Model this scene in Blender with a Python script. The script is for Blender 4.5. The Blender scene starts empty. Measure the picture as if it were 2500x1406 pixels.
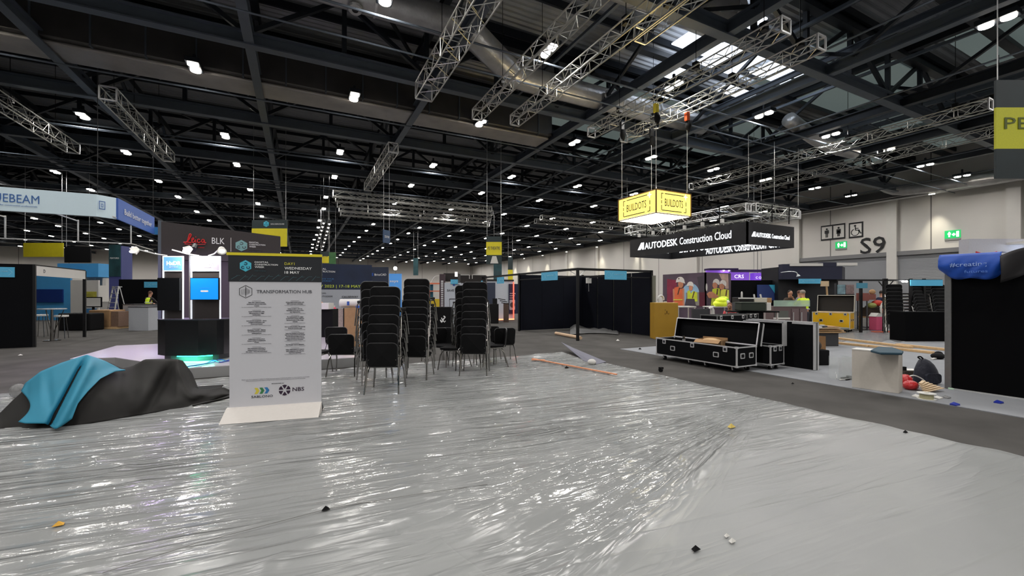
import bpy, math, random
from mathutils import Vector, Matrix, noise
C = bpy.context.scene.collection
R = math.radians
# ---------------- camera, world, exposure ----------------
AZ = R(26.74); CH = 1.6; FP = 1032.0; HX, HY = 1250.0, 718.0
cd = bpy.data.cameras.new('camera'); cam = bpy.data.objects.new('camera', cd); C.objects.link(cam)
cam.location = (0, 0, CH); cam.rotation_euler = (R(90), 0, -AZ)
cd.sensor_width = 36; cd.lens = FP/2500*36; cd.shift_y = (HY-703)/2500; cd.clip_end = 400; cd.clip_start = .05
S = bpy.context.scene; S.camera = cam
S.view_settings.view_transform = 'Standard'; S.view_settings.look = 'None'; S.view_settings.gamma = 1
S.view_settings.use_curve_mapping = False; S.view_settings.exposure = 0.4
w = bpy.data.worlds.new('world'); S.world = w; w.use_nodes = True
w.node_tree.nodes['Background'].inputs[0].default_value = (.55, .62, .75, 1)
w.node_tree.nodes['Background'].inputs[1].default_value = .25
S.cycles.use_denoising = True; S.cycles.use_light_tree = True
S.cycles.sample_clamp_indirect = 4; S.cycles.max_bounces = 5; S.cycles.use_adaptive_sampling = True; S.cycles.adaptive_threshold = .035; S.cycles.caustics_reflective = False; S.cycles.caustics_refractive = False
LAMP_W = 125.0
# ---------------- pixel / world helpers (camera at the origin, hall axes = world axes) ----------------
ca, sa = math.cos(AZ), math.sin(AZ)
def W(px, py, t):
    r = (px-HX)/FP*t; return Vector((r*ca+t*sa, -r*sa+t*ca, CH+(HY-py)/FP*t))
def G(px, py, z=0): return W(px, py, (CH-z)*FP/(py-HY))
def PY(px, py, Y):
    k = (px-HX)/FP; t = Y/(ca-k*sa); p = W(px, py, t); return p.x, p.z
def PX(px, py, X):
    k = (px-HX)/FP; t = X/(k*ca+sa); p = W(px, py, t); return p.y, p.z
# ---------------- materials ----------------
def lin(c): return tuple(((v/255)/12.92 if v/255 <= .04045 else ((v/255+.055)/1.055)**2.4) for v in c)
_M = {}
def M(name, rgb=(128,128,128), rough=.6, metal=0, var=.06, scale=30, em=0, emc=None, bump=0, bscale=200, spec=.5, alpha=1, trans=0, coat=0):
    if name in _M: return _M[name]
    m = bpy.data.materials.new(name); m.use_nodes = True; nt = m.node_tree; b = nt.nodes['Principled BSDF']
    L = nt.links; c = lin(rgb)
    tc = nt.nodes.new('ShaderNodeTexCoord'); nz = nt.nodes.new('ShaderNodeTexNoise'); nz.inputs['Scale'].default_value = scale
    nz.inputs['Detail'].default_value = 3; L.new(tc.outputs['Object'], nz.inputs['Vector'])
    mx = nt.nodes.new('ShaderNodeMix'); mx.data_type = 'RGBA'
    mx.inputs[6].default_value = (*[v*(1-var*2) for v in c], 1); mx.inputs[7].default_value = (*[min(1, v*(1+var*2)) for v in c], 1)
    L.new(nz.outputs['Fac'], mx.inputs[0]); L.new(mx.outputs[2], b.inputs['Base Color'])
    b.inputs['Roughness'].default_value = rough; b.inputs['Metallic'].default_value = metal
    b.inputs['Specular IOR Level'].default_value = spec; b.inputs['Alpha'].default_value = alpha
    b.inputs['Transmission Weight'].default_value = trans; b.inputs['Coat Weight'].default_value = coat
    if em:
        b.inputs['Emission Color'].default_value = (*lin(emc or rgb), 1); b.inputs['Emission Strength'].default_value = em
    if bump:
        n2 = nt.nodes.new('ShaderNodeTexNoise'); n2.inputs['Scale'].default_value = bscale; L.new(tc.outputs['Object'], n2.inputs['Vector'])
        bp = nt.nodes.new('ShaderNodeBump'); bp.inputs['Strength'].default_value = bump; bp.inputs['Distance'].default_value = .02
        L.new(n2.outputs['Fac'], bp.inputs['Height']); L.new(bp.outputs['Normal'], b.inputs['Normal'])
    _M[name] = m; return m
black = M('black_fabric', (9,9,11), .85, spec=.25, var=.12, scale=60, bump=.2, bscale=400)
blackp = M('black_panel', (10,11,14), .8, spec=.12, var=.1, scale=3)
blackm = M('black_metal', (22,22,24), .4, .3)
chrome = M('dark_chrome', (150,148,145), .22, 1, var=.1)
alu = M('aluminium', (222,222,222), .35, .6, var=.05)
alud = M('aluminium_truss', (195,195,190), .38, .85, var=.08)
steel = M('dark_painted_steel', (33,38,45), .45, .2, var=.12, scale=2)
steell = M('grey_steel_flange', (84,92,102), .45, .2, var=.1, scale=2)
white = M('white_laminate', (215,213,208), .45, var=.02, scale=4)
offw = M('off_white_paint', (205,203,198), .7, var=.02, scale=2)
grey = M('grey_laminate', (150,150,150), .5, var=.04, scale=5)
dgrey = M('dark_grey', (62,62,66), .6, var=.06, scale=5)
navy = M('navy_print', (22,30,62), .5, var=.05, scale=3)
teal = M('teal_sign', (92,185,225), .4, var=.03)
sky = M('sky_blue_print', (70,150,205), .5, var=.05, scale=2)
blue = M('royal_blue_print', (45,85,170), .5, var=.05, scale=3)
yellow = M('yellow_print', (225,210,40), .5, var=.04, scale=4)
ochre = M('ochre_paint', (172,132,38), .5, var=.05, scale=4)
card = M('brown_cardboard', (165,130,92), .8, var=.1, scale=8)
wood = M('pale_timber', (205,170,125), .6, var=.12, scale=14)
wtext = M('white_letters', (238,238,238), .5, var=.01)
btext = M('black_letters', (20,20,24), .5, var=.01)
ytext = M('yellow_letters', (222,215,70), .5, var=.01)
rtext = M('red_letters', (205,40,38), .5, var=.01)
skin = M('skin', (190,140,115), .55, var=.06)
# ---------------- mesh builder ----------------
class MB:
    def __init__(s): s.v = []; s.f = []; s.mi = []; s.m = 0
    def add(s, vs, fs):
        o = len(s.v); s.v += [tuple(v) for v in vs]; s.f += [tuple(i+o for i in f) for f in fs]; s.mi += [s.m]*len(fs); return s
    def mat(s, i): s.m = i; return s
    def box(s, x0, x1, y0, y1, z0, z1):
        if x0 > x1: x0, x1 = x1, x0
        if y0 > y1: y0, y1 = y1, y0
        if z0 > z1: z0, z1 = z1, z0
        return s.add([(x0,y0,z0),(x1,y0,z0),(x1,y1,z0),(x0,y1,z0),(x0,y0,z1),(x1,y0,z1),(x1,y1,z1),(x0,y1,z1)],
                     [(0,3,2,1),(4,5,6,7),(0,1,5,4),(1,2,6,5),(2,3,7,6),(3,0,4,7)])
    def bar(s, p, q, wd, h=None, up=(0,0,1)):     # rectangular bar from p to q
        p, q = Vector(p), Vector(q); h = h or wd; d = (q-p).normalized(); u = Vector(up)
        if abs(d.dot(u)) > .95: u = Vector((1,0,0))
        x = d.cross(u).normalized()*wd/2; y = x.cross(d).normalized()*h/2
        vs = [p-x-y, p+x-y, p+x+y, p-x+y, q-x-y, q+x-y, q+x+y, q-x+y]
        return s.add(vs, [(0,3,2,1),(4,5,6,7),(0,1,5,4),(1,2,6,5),(2,3,7,6),(3,0,4,7)])
    def tube(s, pts, r, n=8, cap=True):
        pts = [Vector(p) for p in pts]; rs = r if isinstance(r, (list, tuple)) else [r]*len(pts); vs = []; fs = []; pu = None
        for i, p in enumerate(pts):
            d = (pts[min(i+1, len(pts)-1)]-pts[max(i-1, 0)])
            d = d.normalized() if d.length > 1e-9 else Vector((0,0,1))
            if pu is None: pu = Vector((0,0,1)) if abs(d.z) < .9 else Vector((1,0,0))
            x = d.cross(pu).normalized(); pu = x.cross(d).normalized()
            for k in range(n):
                a = 2*math.pi*k/n; vs.append(p+(x*math.cos(a)+pu*math.sin(a))*rs[i])
        for i in range(len(pts)-1):
            for k in range(n):
                a, b = i*n+k, i*n+(k+1) % n; fs.append((a, b, b+n, a+n))
        if cap: fs.append(tuple(range(n-1, -1, -1))); fs.append(tuple(range((len(pts)-1)*n, len(pts)*n)))
        return s.add(vs, fs)
    def prism(s, poly, z0, z1, ax='z'):           # poly in plane, extruded along ax
        n = len(poly)
        f = {'z': lambda a, b, c: (a, b, c), 'y': lambda a, b, c: (a, c, b), 'x': lambda a, b, c: (c, a, b)}[ax]
        vs = [f(a, b, z0) for a, b in poly]+[f(a, b, z1) for a, b in poly]
        return s.add(vs, [tuple(range(n-1, -1, -1)), tuple(range(n, 2*n))]+[(i, (i+1) % n, (i+1) % n+n, i+n) for i in range(n)])
    def disc(s, x, z, r, y0, y1, n=20): return s.prism([(x+r*math.cos(2*math.pi*k/n), z+r*math.sin(2*math.pi*k/n)) for k in range(n)], y0, y1, 'y')
    def ring(s, poly, wd, y0, y1):                # outline of a convex poly in the xz plane
        n = len(poly); cx = sum(p[0] for p in poly)/n; cz = sum(p[1] for p in poly)/n
        inn = []
        for x, z in poly:
            d = math.hypot(x-cx, z-cz); k = (d-wd)/d; inn.append((cx+(x-cx)*k, cz+(z-cz)*k))
        for i in range(n):
            j = (i+1) % n; s.prism([poly[i], poly[j], inn[j], inn[i]], y0, y1, 'y')
        return s
    def ell(s, c, r, n=12, m=8):
        vs = []; fs = []
        for i in range(m+1):
            th = math.pi*i/m
            for k in range(n):
                a = 2*math.pi*k/n; vs.append((c[0]+r[0]*math.sin(th)*math.cos(a), c[1]+r[1]*math.sin(th)*math.sin(a), c[2]+r[2]*math.cos(th)))
        for i in range(m):
            for k in range(n):
                a, b = i*n+k, i*n+(k+1) % n; fs.append((a, a+n, b+n, b))
        return s.add(vs, fs)
    def grid(s, rows):
        n = len(rows[0]); vs = [p for r in rows for p in r]
        return s.add(vs, [(i*n+k, i*n+k+1, (i+1)*n+k+1, (i+1)*n+k) for i in range(len(rows)-1) for k in range(n-1)])
    def rbox(s, x0, x1, y0, y1, z0, z1, r, n=5):  # rounded in the xz plane
        p = []
        for cx, cz, a0 in ((x1-r, z1-r, 0), (x0+r, z1-r, 90), (x0+r, z0+r, 180), (x1-r, z0+r, 270)):
            for k in range(n+1):
                a = R(a0+90*k/n); p.append((cx+r*math.cos(a), cz+r*math.sin(a)))
        return s.prism(p, y0, y1, 'y')
def obj(name, mb, mat, parent=None, smooth=False, bevel=0, label=None):
    me = bpy.data.meshes.new(name); me.from_pydata(mb.v, [], mb.f)
    for m in (mat if isinstance(mat, (list, tuple)) else [mat]): me.materials.append(m)
    me.polygons.foreach_set('material_index', mb.mi)
    if smooth: me.polygons.foreach_set('use_smooth', [True]*len(me.polygons))
    me.update(); o = bpy.data.objects.new(name, me); C.objects.link(o)
    if parent: o.parent = parent
    if bevel:
        b = o.modifiers.new('bevel', 'BEVEL'); b.width = bevel; b.segments = 2; b.limit_method = 'ANGLE'
    if label: o['label'] = label
    return o
def thing(name, label, cat, loc=(0,0,0), rz=0, group=None):
    o = bpy.data.objects.new(name, None); C.objects.link(o); o.location = loc; o.rotation_euler = (0, 0, R(rz)); o.empty_display_size = .1
    return tag(o, label, cat, group)
def tag(o, label, cat, group=None):
    o['label'] = label; o['category'] = cat
    if group: o['group'] = group
    return o
def struct(name, mb, mat, parent=None, **k):
    o = obj(name, mb, mat, parent, **k)
    o['kind'] = 'structure'; return o
def children(o): return [c for c in _ch.get(o.name, [])]
def dup(o, loc=None, rz=None, label=None, group=None, parent=None, kids=None):
    c = o.copy(); C.objects.link(c)
    if parent: c.parent = parent
    if loc is not None: c.location = loc
    if rz is not None: c.rotation_euler = (0, 0, R(rz))
    if label: c['label'] = label
    if group: c['group'] = group
    for ch in (kids if kids is not None else list(o.children)): dup(ch, parent=c)
    return c
# text: lies in the local xz plane, faces -y.  x,z = left/baseline (or centre), h = cap height, wd = fit width
def text(name, s, x, z, h, mat, parent, y=-.003, wd=None, al='LEFT', bold=0, label=None, rot=0, sp=1):
    cu = bpy.data.curves.new(name, 'FONT'); cu.body = s; cu.size = 1; cu.align_x = al; cu.extrude = .004; cu.offset = bold*.45; cu.resolution_u = 2; cu.space_character = sp
    to = bpy.data.objects.new('tmp', cu)
    me = bpy.data.meshes.new_from_object(to)
    bpy.data.objects.remove(to); bpy.data.curves.remove(cu)
    xs = [v.co.x for v in me.vertices]
    if not xs: return None
    k = h/.73; kx = k
    if wd: kx = wd/(max(xs)-min(xs))
    x0 = min(xs) if al == 'LEFT' else (max(xs)+min(xs))/2
    cr, sr = math.cos(rot), math.sin(rot)
    for v in me.vertices:
        a, b, c = (v.co.x-x0)*kx, v.co.y*k, v.co.z
        v.co = (x+a*cr-b*sr, y-c*.5, z+a*sr+b*cr)
    me.materials.clear(); me.materials.append(mat)
    o = bpy.data.objects.new(name, me); C.objects.link(o); o.parent = parent
    if label: o['label'] = label
    return o
def hexpoly(x, z, r, flat=False): return [(x+r*math.cos(R(90+60*k)), z+r*math.sin(R(90+60*k))) for k in range(6)]
def dcw_logo(parent, x, z, r, y=-.004, ctrl=None, lm=None, bg=None):
    ht = bg or M('cyan_hexagon', (75,190,215), .5)
    obj('logo_hexagon', MB().prism(hexpoly(x, z, r), y, 0, 'y'), ht, parent)
    b = MB()
    for (dx, dz, a0) in ((0, .38, 200), (-.4, -.28, -40+80), (.4, -.28, 130)):
        n = 12; pts = []
        for k in range(n+1):
            a = R(a0+290*k/n); pts.append((x+(dx+.23*math.cos(a))*r, z+(dz+.2*math.sin(a))*r))
        for p, q in zip(pts, pts[1:]): b.bar((p[0], y-.002, p[1]), (q[0], y-.002, q[1]), r*.1, .004, (0,1,0))
    obj('logo_letters', b, lm or navy, parent)
def dcw_text(parent, x, z, h, y=-.004, m=None, wd=None):
    for i, s in enumerate(('DIGITAL', 'CONSTRUCTION', 'WEEK')):
        text('lettering', s, x, z-i*h*1.45, h, m or wtext, parent, y, wd=(wd*(.6, 1, .42)[i] if wd else None), bold=.02)
# ================= SETTING: floors, walls, roof =================
random.seed(4)
XL, XR, YB, YF = -62, 46, -14, 118
carpet = M('aisle_carpet', (80,78,76), .95, var=.22, scale=1.3, bump=.3, bscale=300, spec=.15)
scarpet = M('light_stand_carpet', (142,144,148), .95, var=.05, scale=2, bump=.25, bscale=300, spec=.15)
struct('floor', MB().box(XL, XR, YB, YF, -.2, 0), carpet)
struct('floor_stand_carpet', MB().box(8.33, 26, -6, 9.55, 0, .012), scarpet)
def wallmat():
    m = bpy.data.materials.new('white_wall_panels'); m.use_nodes = True; nt = m.node_tree; b = nt.nodes['Principled BSDF']; L = nt.links
    tc = nt.nodes.new('ShaderNodeTexCoord'); sx = nt.nodes.new('ShaderNodeSeparateXYZ'); L.new(tc.outputs['Object'], sx.inputs[0])
    a = nt.nodes.new('ShaderNodeMath'); a.operation = 'ADD'; L.new(sx.outputs[0], a.inputs[0]); L.new(sx.outputs[1], a.inputs[1])
    mo = nt.nodes.new('ShaderNodeMath'); mo.operation = 'MODULO'; mo.inputs[1].default_value = 7.3; L.new(a.outputs[0], mo.inputs[0])
    lt = nt.nodes.new('ShaderNodeMath'); lt.operation = 'COMPARE'; lt.inputs[1].default_value = 3; lt.inputs[2].default_value = .045; L.new(mo.outputs[0], lt.inputs[0])
    mx = nt.nodes.new('ShaderNodeMix'); mx.data_type = 'RGBA'; mx.inputs[6].default_value = (*lin((206,203,198)), 1); mx.inputs[7].default_value = (*lin((120,118,116)), 1)
    L.new(lt.outputs[0], mx.inputs[0]); L.new(mx.outputs[2], b.inputs['Base Color']); b.inputs['Roughness'].default_value = .75
    return m
wm = wallmat()
struct('wall_right', MB().box(XR, XR+.3, YB, YF, 0, 13.6), wm)
struct('wall_back', MB().box(XL, XR, YF, YF+.3, 0, 13.6), wm)
struct('wall_left', MB().box(XL-.3, XL, YB, YF, 0, 13.6), wm)
struct('wall_front', MB().box(XL, XR, YB-.3, YB, 0, 13.6), wm)
# shutter doors, wall columns and dado of the right wall
sh = M('grey_roller_shutter', (150,152,156), .5, .2, var=.03)
for n, (pa, pb, zt) in enumerate(((1957, 2172, 4.9), (2190, 2470, 4.9))):
    ya, yb = PX(pa, 640, XR)[0], PX(pb, 640, XR)[0]; b = MB()
    z = 0
    while z < zt: b.bar((XR-.06, ya, z+.06), (XR-.06, yb, z+.06), .03, .105); z += .12
    b.box(XR-.05, XR, yb, ya, 0, zt)
    d = struct('door_%d' % (n+1), b, sh)
    f = MB().box(XR-.3, XR, yb, ya, zt, zt+.35)
    struct('door_head', f, M('door_head_grey', (120,120,122), .5), d)
b = MB()
for px in (1947, 2181, 2478, 1700, 1560, 1460, 1385): b.box(XR-.35, XR, PX(px, 640, XR)[0]-.35, PX(px, 640, XR)[0]+.35, 0, 9.8)
struct('trim_1', b, offw)
struct('trim_2', MB().box(XR-.8, XR, YB, YF, 9.9, 10.5), M('wall_head_dark', (50,52,55), .6))
b = MB()
for z in (9.7, 9.95): b.tube([(XR-.55, YB, z), (XR-.55, 40, z)], .09, 8)
struct('trim_3', b, alu)
# roof deck: corrugated sheet
deck = M('roof_deck_grey', (140,142,145), .4, .15, var=.12, scale=1)
b = MB(); y = YB; rows = []
while y < YF:
    for dy, z in ((0, 13.3), (.07, 13.22), (.15, 13.22), (.22, 13.3)): rows.append([(XL, y+dy, z), (XR, y+dy, z)])
    y += .3
b.grid(rows)
ceil = struct('ceiling', b, deck)
struct('roof_slab', MB().box(XL, XR, YB, YF, 13.35, 13.6), M('roof_top', (40,40,40)), ceil)
XB = [-26, -20, -14, -7.8, -1.5, 4.9, 12.5, 18.3, 24.3, 30.5, 37]
YBm = [1.6, 9.2, 16.8, 24.2, 31.8, 39.2, 46.6, 54, 61.4, 68.8, 76.2, 83.6, 91, 98.4, 105.8]
def ibeam(b, p, q, wd, h, fl=.05):
    p, q = Vector(p), Vector(q); b.bar(p, q, wd, fl); b.bar(p+Vector((0,0,h)), q+Vector((0,0,h)), wd, fl); b.bar(p+Vector((0,0,h/2)), q+Vector((0,0,h/2)), .05, h)
for i, Y in enumerate(YBm):                     # deep lattice trusses across the hall
    b = MB(); ibeam(b, (XL, Y, 10), (XR, Y, 10), .34, .42)
    o = struct('beam', b, steell, ceil)
    b = MB(); ibeam(b, (XL, Y, 12.5), (XR, Y, 12.5), .3, .4)
    x = XL if Y > 50 else -45; k = 0
    while x < XR-3:
        b.bar((x, Y, 10.4), (x, Y, 12.5), .16); b.bar((x, Y, 12.5) if k % 2 else (x, Y, 10.4), (x+3.1, Y, 10.4) if k % 2 else (x+3.1, Y, 12.5), .15)
        if k % 3 == 0 and Y < 60: b.bar((x+1.5, Y, 12.5), (x+3.1, Y+2.6, 12.6), .12)
        x += 3.1; k += 1
    struct('beam_lattice', b, steel, ceil)
for X in XB:                                     # girders along the hall
    y0 = YB; b = MB(); ibeam(b, (X, y0, 10.05), (X, YF, 10.05), .3, .38)
    y = y0
    b2 = MB(); ibeam(b2, (X, y0, 12.4), (X, YF, 12.4), .26, .3)
    while y < 70: b2.bar((X, y, 10.4), (X, y+3.7, 12.4), .13); b2.bar((X, y+7.4, 10.4), (X, y+3.7, 12.4), .13); y += 7.4
    struct('beam_girder', b, steell if X < 20 else steel, ceil); struct('beam_girder_lattice', b2, steel, ceil)
b = MB()                                         # purlins and service rails
y = YB+1
while y < YF:
    b.bar((XL, y, 12.95), (XR, y, 12.95), .1, .3); b.bar((12.6, y, 12.3), (XR, y, 12.3), .34, .22) if y < 40 else None; y += 2.45
struct('beam_purlin', b, steel, ceil)
b = MB()
for X in (XB[0]-12, XB[0]-6): ibeam(b, (X, YB, 10.05), (X, YF, 10.05), .3, .38)
struct('beam_girder', b, steell, ceil)
b = MB()
for Y in (12.8, 20.6, 28, 35.5, 43, 50): b.tube([(XL, Y, 9.75), (XR, Y, 9.75)], .035, 6)
for Y in (14, 27.2, 34): b.tube([(XL, Y, 9.55), (XR, Y, 9.55)], .03, 6)
for X in (15.5, 21.4, 27.5, 33.8, 40): b.tube([(X, YB, 9.65), (X, 60, 9.65)], .035, 6)
for X in (9.8, 16.9, 20, 23): b.bar((X, 2, 11.6), (X, 24, 11.6), .12)
struct('beam_service_rail', b, steell, ceil)
b = MB()                                         # catwalk rails near the right
for X, z in ((19.5, 11.2), (20.5, 11.2), (28, 11), (29, 11)):
    ibeam(b, (X, 0, z), (X, 26, z), .14, .2)
y = 0
while y < 26: b.bar((19.5, y, 11.2), (20.5, y, 11.2), .06); b.bar((28, y, 11), (29, y, 11), .06); y += .8
struct('beam_catwalk', b, steell, ceil)
# translucent roof lights: daylight comes through the bright ones, the rest are deck panels
day = M('daylit_rooflight', (205,215,225), .5, em=2.6, emc=(215,225,240), var=.02)
greyglow = M('glowing_grey_panel', (120,128,126), .5, em=.17, emc=(150,168,165), var=.08)  # grey-green deck panels, their brightness given as a faint glow
n = 1
for (x0, x1, y0, y1, mt) in ((13.2,15.0,10.6,13.6,day),(15.4,17.8,12.0,14.6,day),(18.6,20.9,11.6,13.6,day),(18.7,20.8,14.2,15.6,day),(14.0,15.2,14.6,15.8,day),
        (21.2,23.8,9.6,11.6,greyglow),(21.2,23.8,12.2,14.4,greyglow),(25,29.5,9.8,11.8,greyglow),(25,29.5,12.4,14.4,greyglow),(19,23.6,17.4,19.2,greyglow),(25,30,17.2,19,greyglow),(13.2,17.8,17.6,19.4,greyglow),(31,36,12.4,14.4,greyglow),(25,30,21,23,greyglow),(19,24,22,23.8,greyglow),(13,18,21.8,23.5,greyglow),(31,36,19,21,greyglow),(25,30,6,8,greyglow),(31,36,15.8,17.6,greyglow),(37,44,12,14,greyglow),(37,44,17,19.4,greyglow),(19,24,26,28,greyglow),(26,31,26,28,greyglow)):
    if mt is day: x0 += 1.6; x1 += 1.9
    struct('roof_panel_%d' % n, MB().box(x0, x1, y0, y1, 12.7, 12.76), mt); n += 1
# plastic dust sheet over the stand floor
def plastic():
    m = bpy.data.materials.new('clear_plastic_over_carpet'); m.use_nodes = True; nt = m.node_tree; b = nt.nodes['Principled BSDF']; L = nt.links
    N = lambda t, **k: nt.nodes.new('ShaderNode'+t)
    def math_(op, a, c=None):
        q = N('Math'); q.operation = op
        for i, v in enumerate((a, c)):
            if v is None: continue
            if isinstance(v, (int, float)): q.inputs[i].default_value = v
            else: L.new(v, q.inputs[i])
        return q.outputs[0]
    tc = N('TexCoord'); sx = N('SeparateXYZ'); L.new(tc.outputs['Object'], sx.inputs[0]); X, Y = sx.outputs[0], sx.outputs[1]
    def comb(a, c):
        q = N('CombineXYZ'); L.new(a, q.inputs[0]); L.new(c, q.inputs[1]); return q.outputs[0]
    def ns(vec, sc=1, det=2, dist=0):
        q = N('TexNoise'); q.inputs['Scale'].default_value = sc; q.inputs['Detail'].default_value = det; q.inputs['Distortion'].default_value = dist; L.new(vec, q.inputs['Vector']); return q.outputs['Fac']
    def ridge(f, p=6):     # thin crests
        d = math_('ABSOLUTE', math_('SUBTRACT', f, .5)); return math_('POWER', math_('MAXIMUM', math_('SUBTRACT', 1, math_('MULTIPLY', d, 5)), 0), p)
    ux = math_('ADD', math_('MULTIPLY', X, .42), math_('MULTIPLY', Y, .03)); uy = math_('MULTIPLY', math_('ADD', Y, math_('MULTIPLY', X, .085)), 5.2)
    s1 = ridge(ns(comb(ux, uy), 1, 3, .3), 3)
    dx = math_('SUBTRACT', 6.3, X); dy = math_('SUBTRACT', 3.9, Y); th = math_('ARCTAN2', dy, dx)
    rho = math_('SQRT', math_('ADD', math_('MULTIPLY', dx, dx), math_('MULTIPLY', dy, dy)))
    s2 = ridge(ns(comb(math_('MULTIPLY', rho, .55), math_('MULTIPLY', th, 15)), 1, 3, .35), 2)
    m2 = math_('MULTIPLY', math_('SMOOTH_MIN', 1, 1), 1)
    def ss(v, a, c):
        q = N('MapRange'); q.interpolation_type = 'SMOOTHSTEP'; q.inputs[1].default_value = a; q.inputs[2].default_value = c; L.new(v, q.inputs[0]); return q.outputs[0]
    fan = math_('MULTIPLY', math_('MULTIPLY', ss(rho, .5, 1.2), math_('SUBTRACT', 1, ss(rho, 4.6, 6.6))), math_('MULTIPLY', ss(th, -.22, -.08), math_('SUBTRACT', 1, ss(th, .34, .50))))
    far = math_('MAXIMUM', ss(Y, 2.6, 4.6), math_('MULTIPLY', ss(math_('SUBTRACT', 1.0, X), 0, 2.5), ss(Y, 1.2, 3.5)))
    far = math_('MAXIMUM', far, .16)
    patch = ss(ns(comb(X, Y), .55, 2), .42, .6)
    h = math_('ADD', math_('MULTIPLY', math_('MULTIPLY', s1, far), 1.3), math_('MULTIPLY', s2, fan))
    h = math_('MULTIPLY', h, math_('ADD', math_('MULTIPLY', patch, .8), .35))
    cr = math_('MULTIPLY', math_('MULTIPLY', ns(comb(X, Y), 9, 4, 1.2), .11), ss(Y, 1.5, 5))
    h = math_('ADD', h, math_('ADD', cr, math_('MULTIPLY', ns(comb(X, Y), 1.6, 2), .12)))
    bp = N('Bump'); bp.inputs['Strength'].default_value = 1; bp.inputs['Distance'].default_value = .035; L.new(h, bp.inputs['Height'])
    mx = N('Mix'); mx.data_type = 'RGBA'; mx.inputs[6].default_value = (*lin((132,134,134)), 1); mx.inputs[7].default_value = (*lin((148,149,148)), 1)
    L.new(ns(comb(X, Y), .8, 4), mx.inputs[0]); L.new(mx.outputs[2], b.inputs['Base Color'])
    b.inputs['Roughness'].default_value = .85; b.inputs['Specular IOR Level'].default_value = .2; b.inputs['Coat Weight'].default_value = .8; L.new(math_('ADD', .09, math_('MULTIPLY', .36, math_('SUBTRACT', 1, math_('MAXIMUM', math_('MAXIMUM', ss(Y, 1.2, 4.2), .3), fan)))), b.inputs['Coat Roughness']); b.inputs['Coat IOR'].default_value = 1.5; L.new(bp.outputs['Normal'], b.inputs['Coat Normal']); L.new(bp.outputs['Normal'], b.inputs['Normal'])
    return m
pl = plastic()
def sheet_mesh(x0, x1, y0, y1, st):
    rows = []; ny = int((y1-y0)/st); nx = int((x1-x0)/st)
    for j in range(ny+1):
        y = y0+(y1-y0)*j/ny; r = []
        for i in range(nx+1):
            x = x0+(x1-x0)*i/nx
            e = .10*noise.noise((x*.9, y*.9, 0))+.06*noise.noise((x*3, y*3, 4))
            ex = max(0, 1-(x1-x)/.5)*(.12*noise.noise((0, y*1.1, 3))+.05*noise.noise((0, y*4, 1)))
            ey = max(0, 1-(y1-y)/.6)*(.22*noise.noise((x*.9, 0, 7))+.08*noise.noise((x*3.5, 0, 2)))
            n1 = noise.noise((x*.5, y*3.2+x*.25, 1.7)); z = .006+.018*max(0, 1-abs(n1)*9)**2*(1 if y > 2.5 else .3)
            dx, dy = 6.3-x, 3.9-y; rho = math.hypot(dx, dy); th = math.atan2(dy, dx)
            if rho < 6.2:
                n2 = noise.noise((rho*.5, th*11, 3)); z += .022*max(0, 1-abs(n2)*6)**2*max(0, 1-abs(rho-3.0)/3.2)*max(0, min(1, (th+.2)*8, (.5-th)*7))
            edge = max(0, 1-(y1-y)/.8)+max(0, 1-(x1-x)/.35)*.35
            z += edge*max(0, .035+.05*noise.noise((x*2.2, y*2.2, 9)))
            if y > y1-.12 or x > x1-.06: z = .004
            r.append((x+ex, y+ey, z))
        rows.append(r)
    return MB().grid(rows)
tag(obj('plastic_dust_sheet', sheet_mesh(-16, 6.35, -4, 9.7, .055), pl, smooth=True), 'clear plastic dust sheet spread wide over the light grey floor in front', 'plastic sheet')
bpy.data.objects['plastic_dust_sheet'].location.z = .003
# ================= CEILING LAMPS =================
lens = M('lamp_lens', (255,250,240), .3, em=28, emc=(255,246,232), var=0)
lens.cycles.emission_sampling = 'NONE'
def lamp_proto():
    t = thing('ceiling_lamp', 'twin round high-bay ceiling lamp in the regular grid among the dark roof beams', 'ceiling lamp', (0,0,0), 0, 'high-bay lamps in the roof grid')
    obj('housing', MB().box(-.22, .22, -.46, .46, .03, .2).box(-.05, .05, -.05, .05, .2, .5), steel, t, bevel=.02)
    for y in (-.24, .24):
        b = MB(); n = 14
        b.prism([(.17*math.cos(2*math.pi*k/n), y+.17*math.sin(2*math.pi*k/n)) for k in range(n)], -.02, .03)
        obj('lens', b, lens, t)
    return t
lp = lamp_proto(); lk = list(lp.children); first = True
ld = bpy.data.lights.new('lamp_light', 'AREA'); ld.shape = 'RECTANGLE'; ld.size = .34; ld.size_y = .85; ld.energy = LAMP_W; ld.color = (1, .975, .94); ld.spread = R(165)
LY = [-9.5, -2.5, 4.9, 12.4, 19.3, 27, 32.7, 40, 45.7, 53, 58.7, 66, 71.8, 79, 84.8, 92, 98, 105, 111]
rl = random.Random(3)
for Y in LY:
    for k in range(-10, 9):
        X = -3.55+5.72*k
        if not (-61 < X < 44): continue
        r = X*ca-Y*sa; t_ = X*sa+Y*ca
        seen = t_ > 1 and abs(r/t_) < 1.35 and 8.4/t_ < .8
        if not seen:
            if -24 < X < 44 and Y < 14:
                lo = bpy.data.objects.new('lamp_light', ld); C.objects.link(lo); lo.location = (X, Y, 9.95)
            continue
        x = X+rl.uniform(-.15, .15); y = Y+rl.uniform(-.15, .15)
        if first: lp.location = (x, y, 10); o = lp; first = False
        else: o = dup(lp, (x, y, 10), kids=lk)
        lo = bpy.data.objects.new('lamp_light', ld); C.objects.link(lo); lo.location = (0, 0, -.04); lo.parent = o
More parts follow.
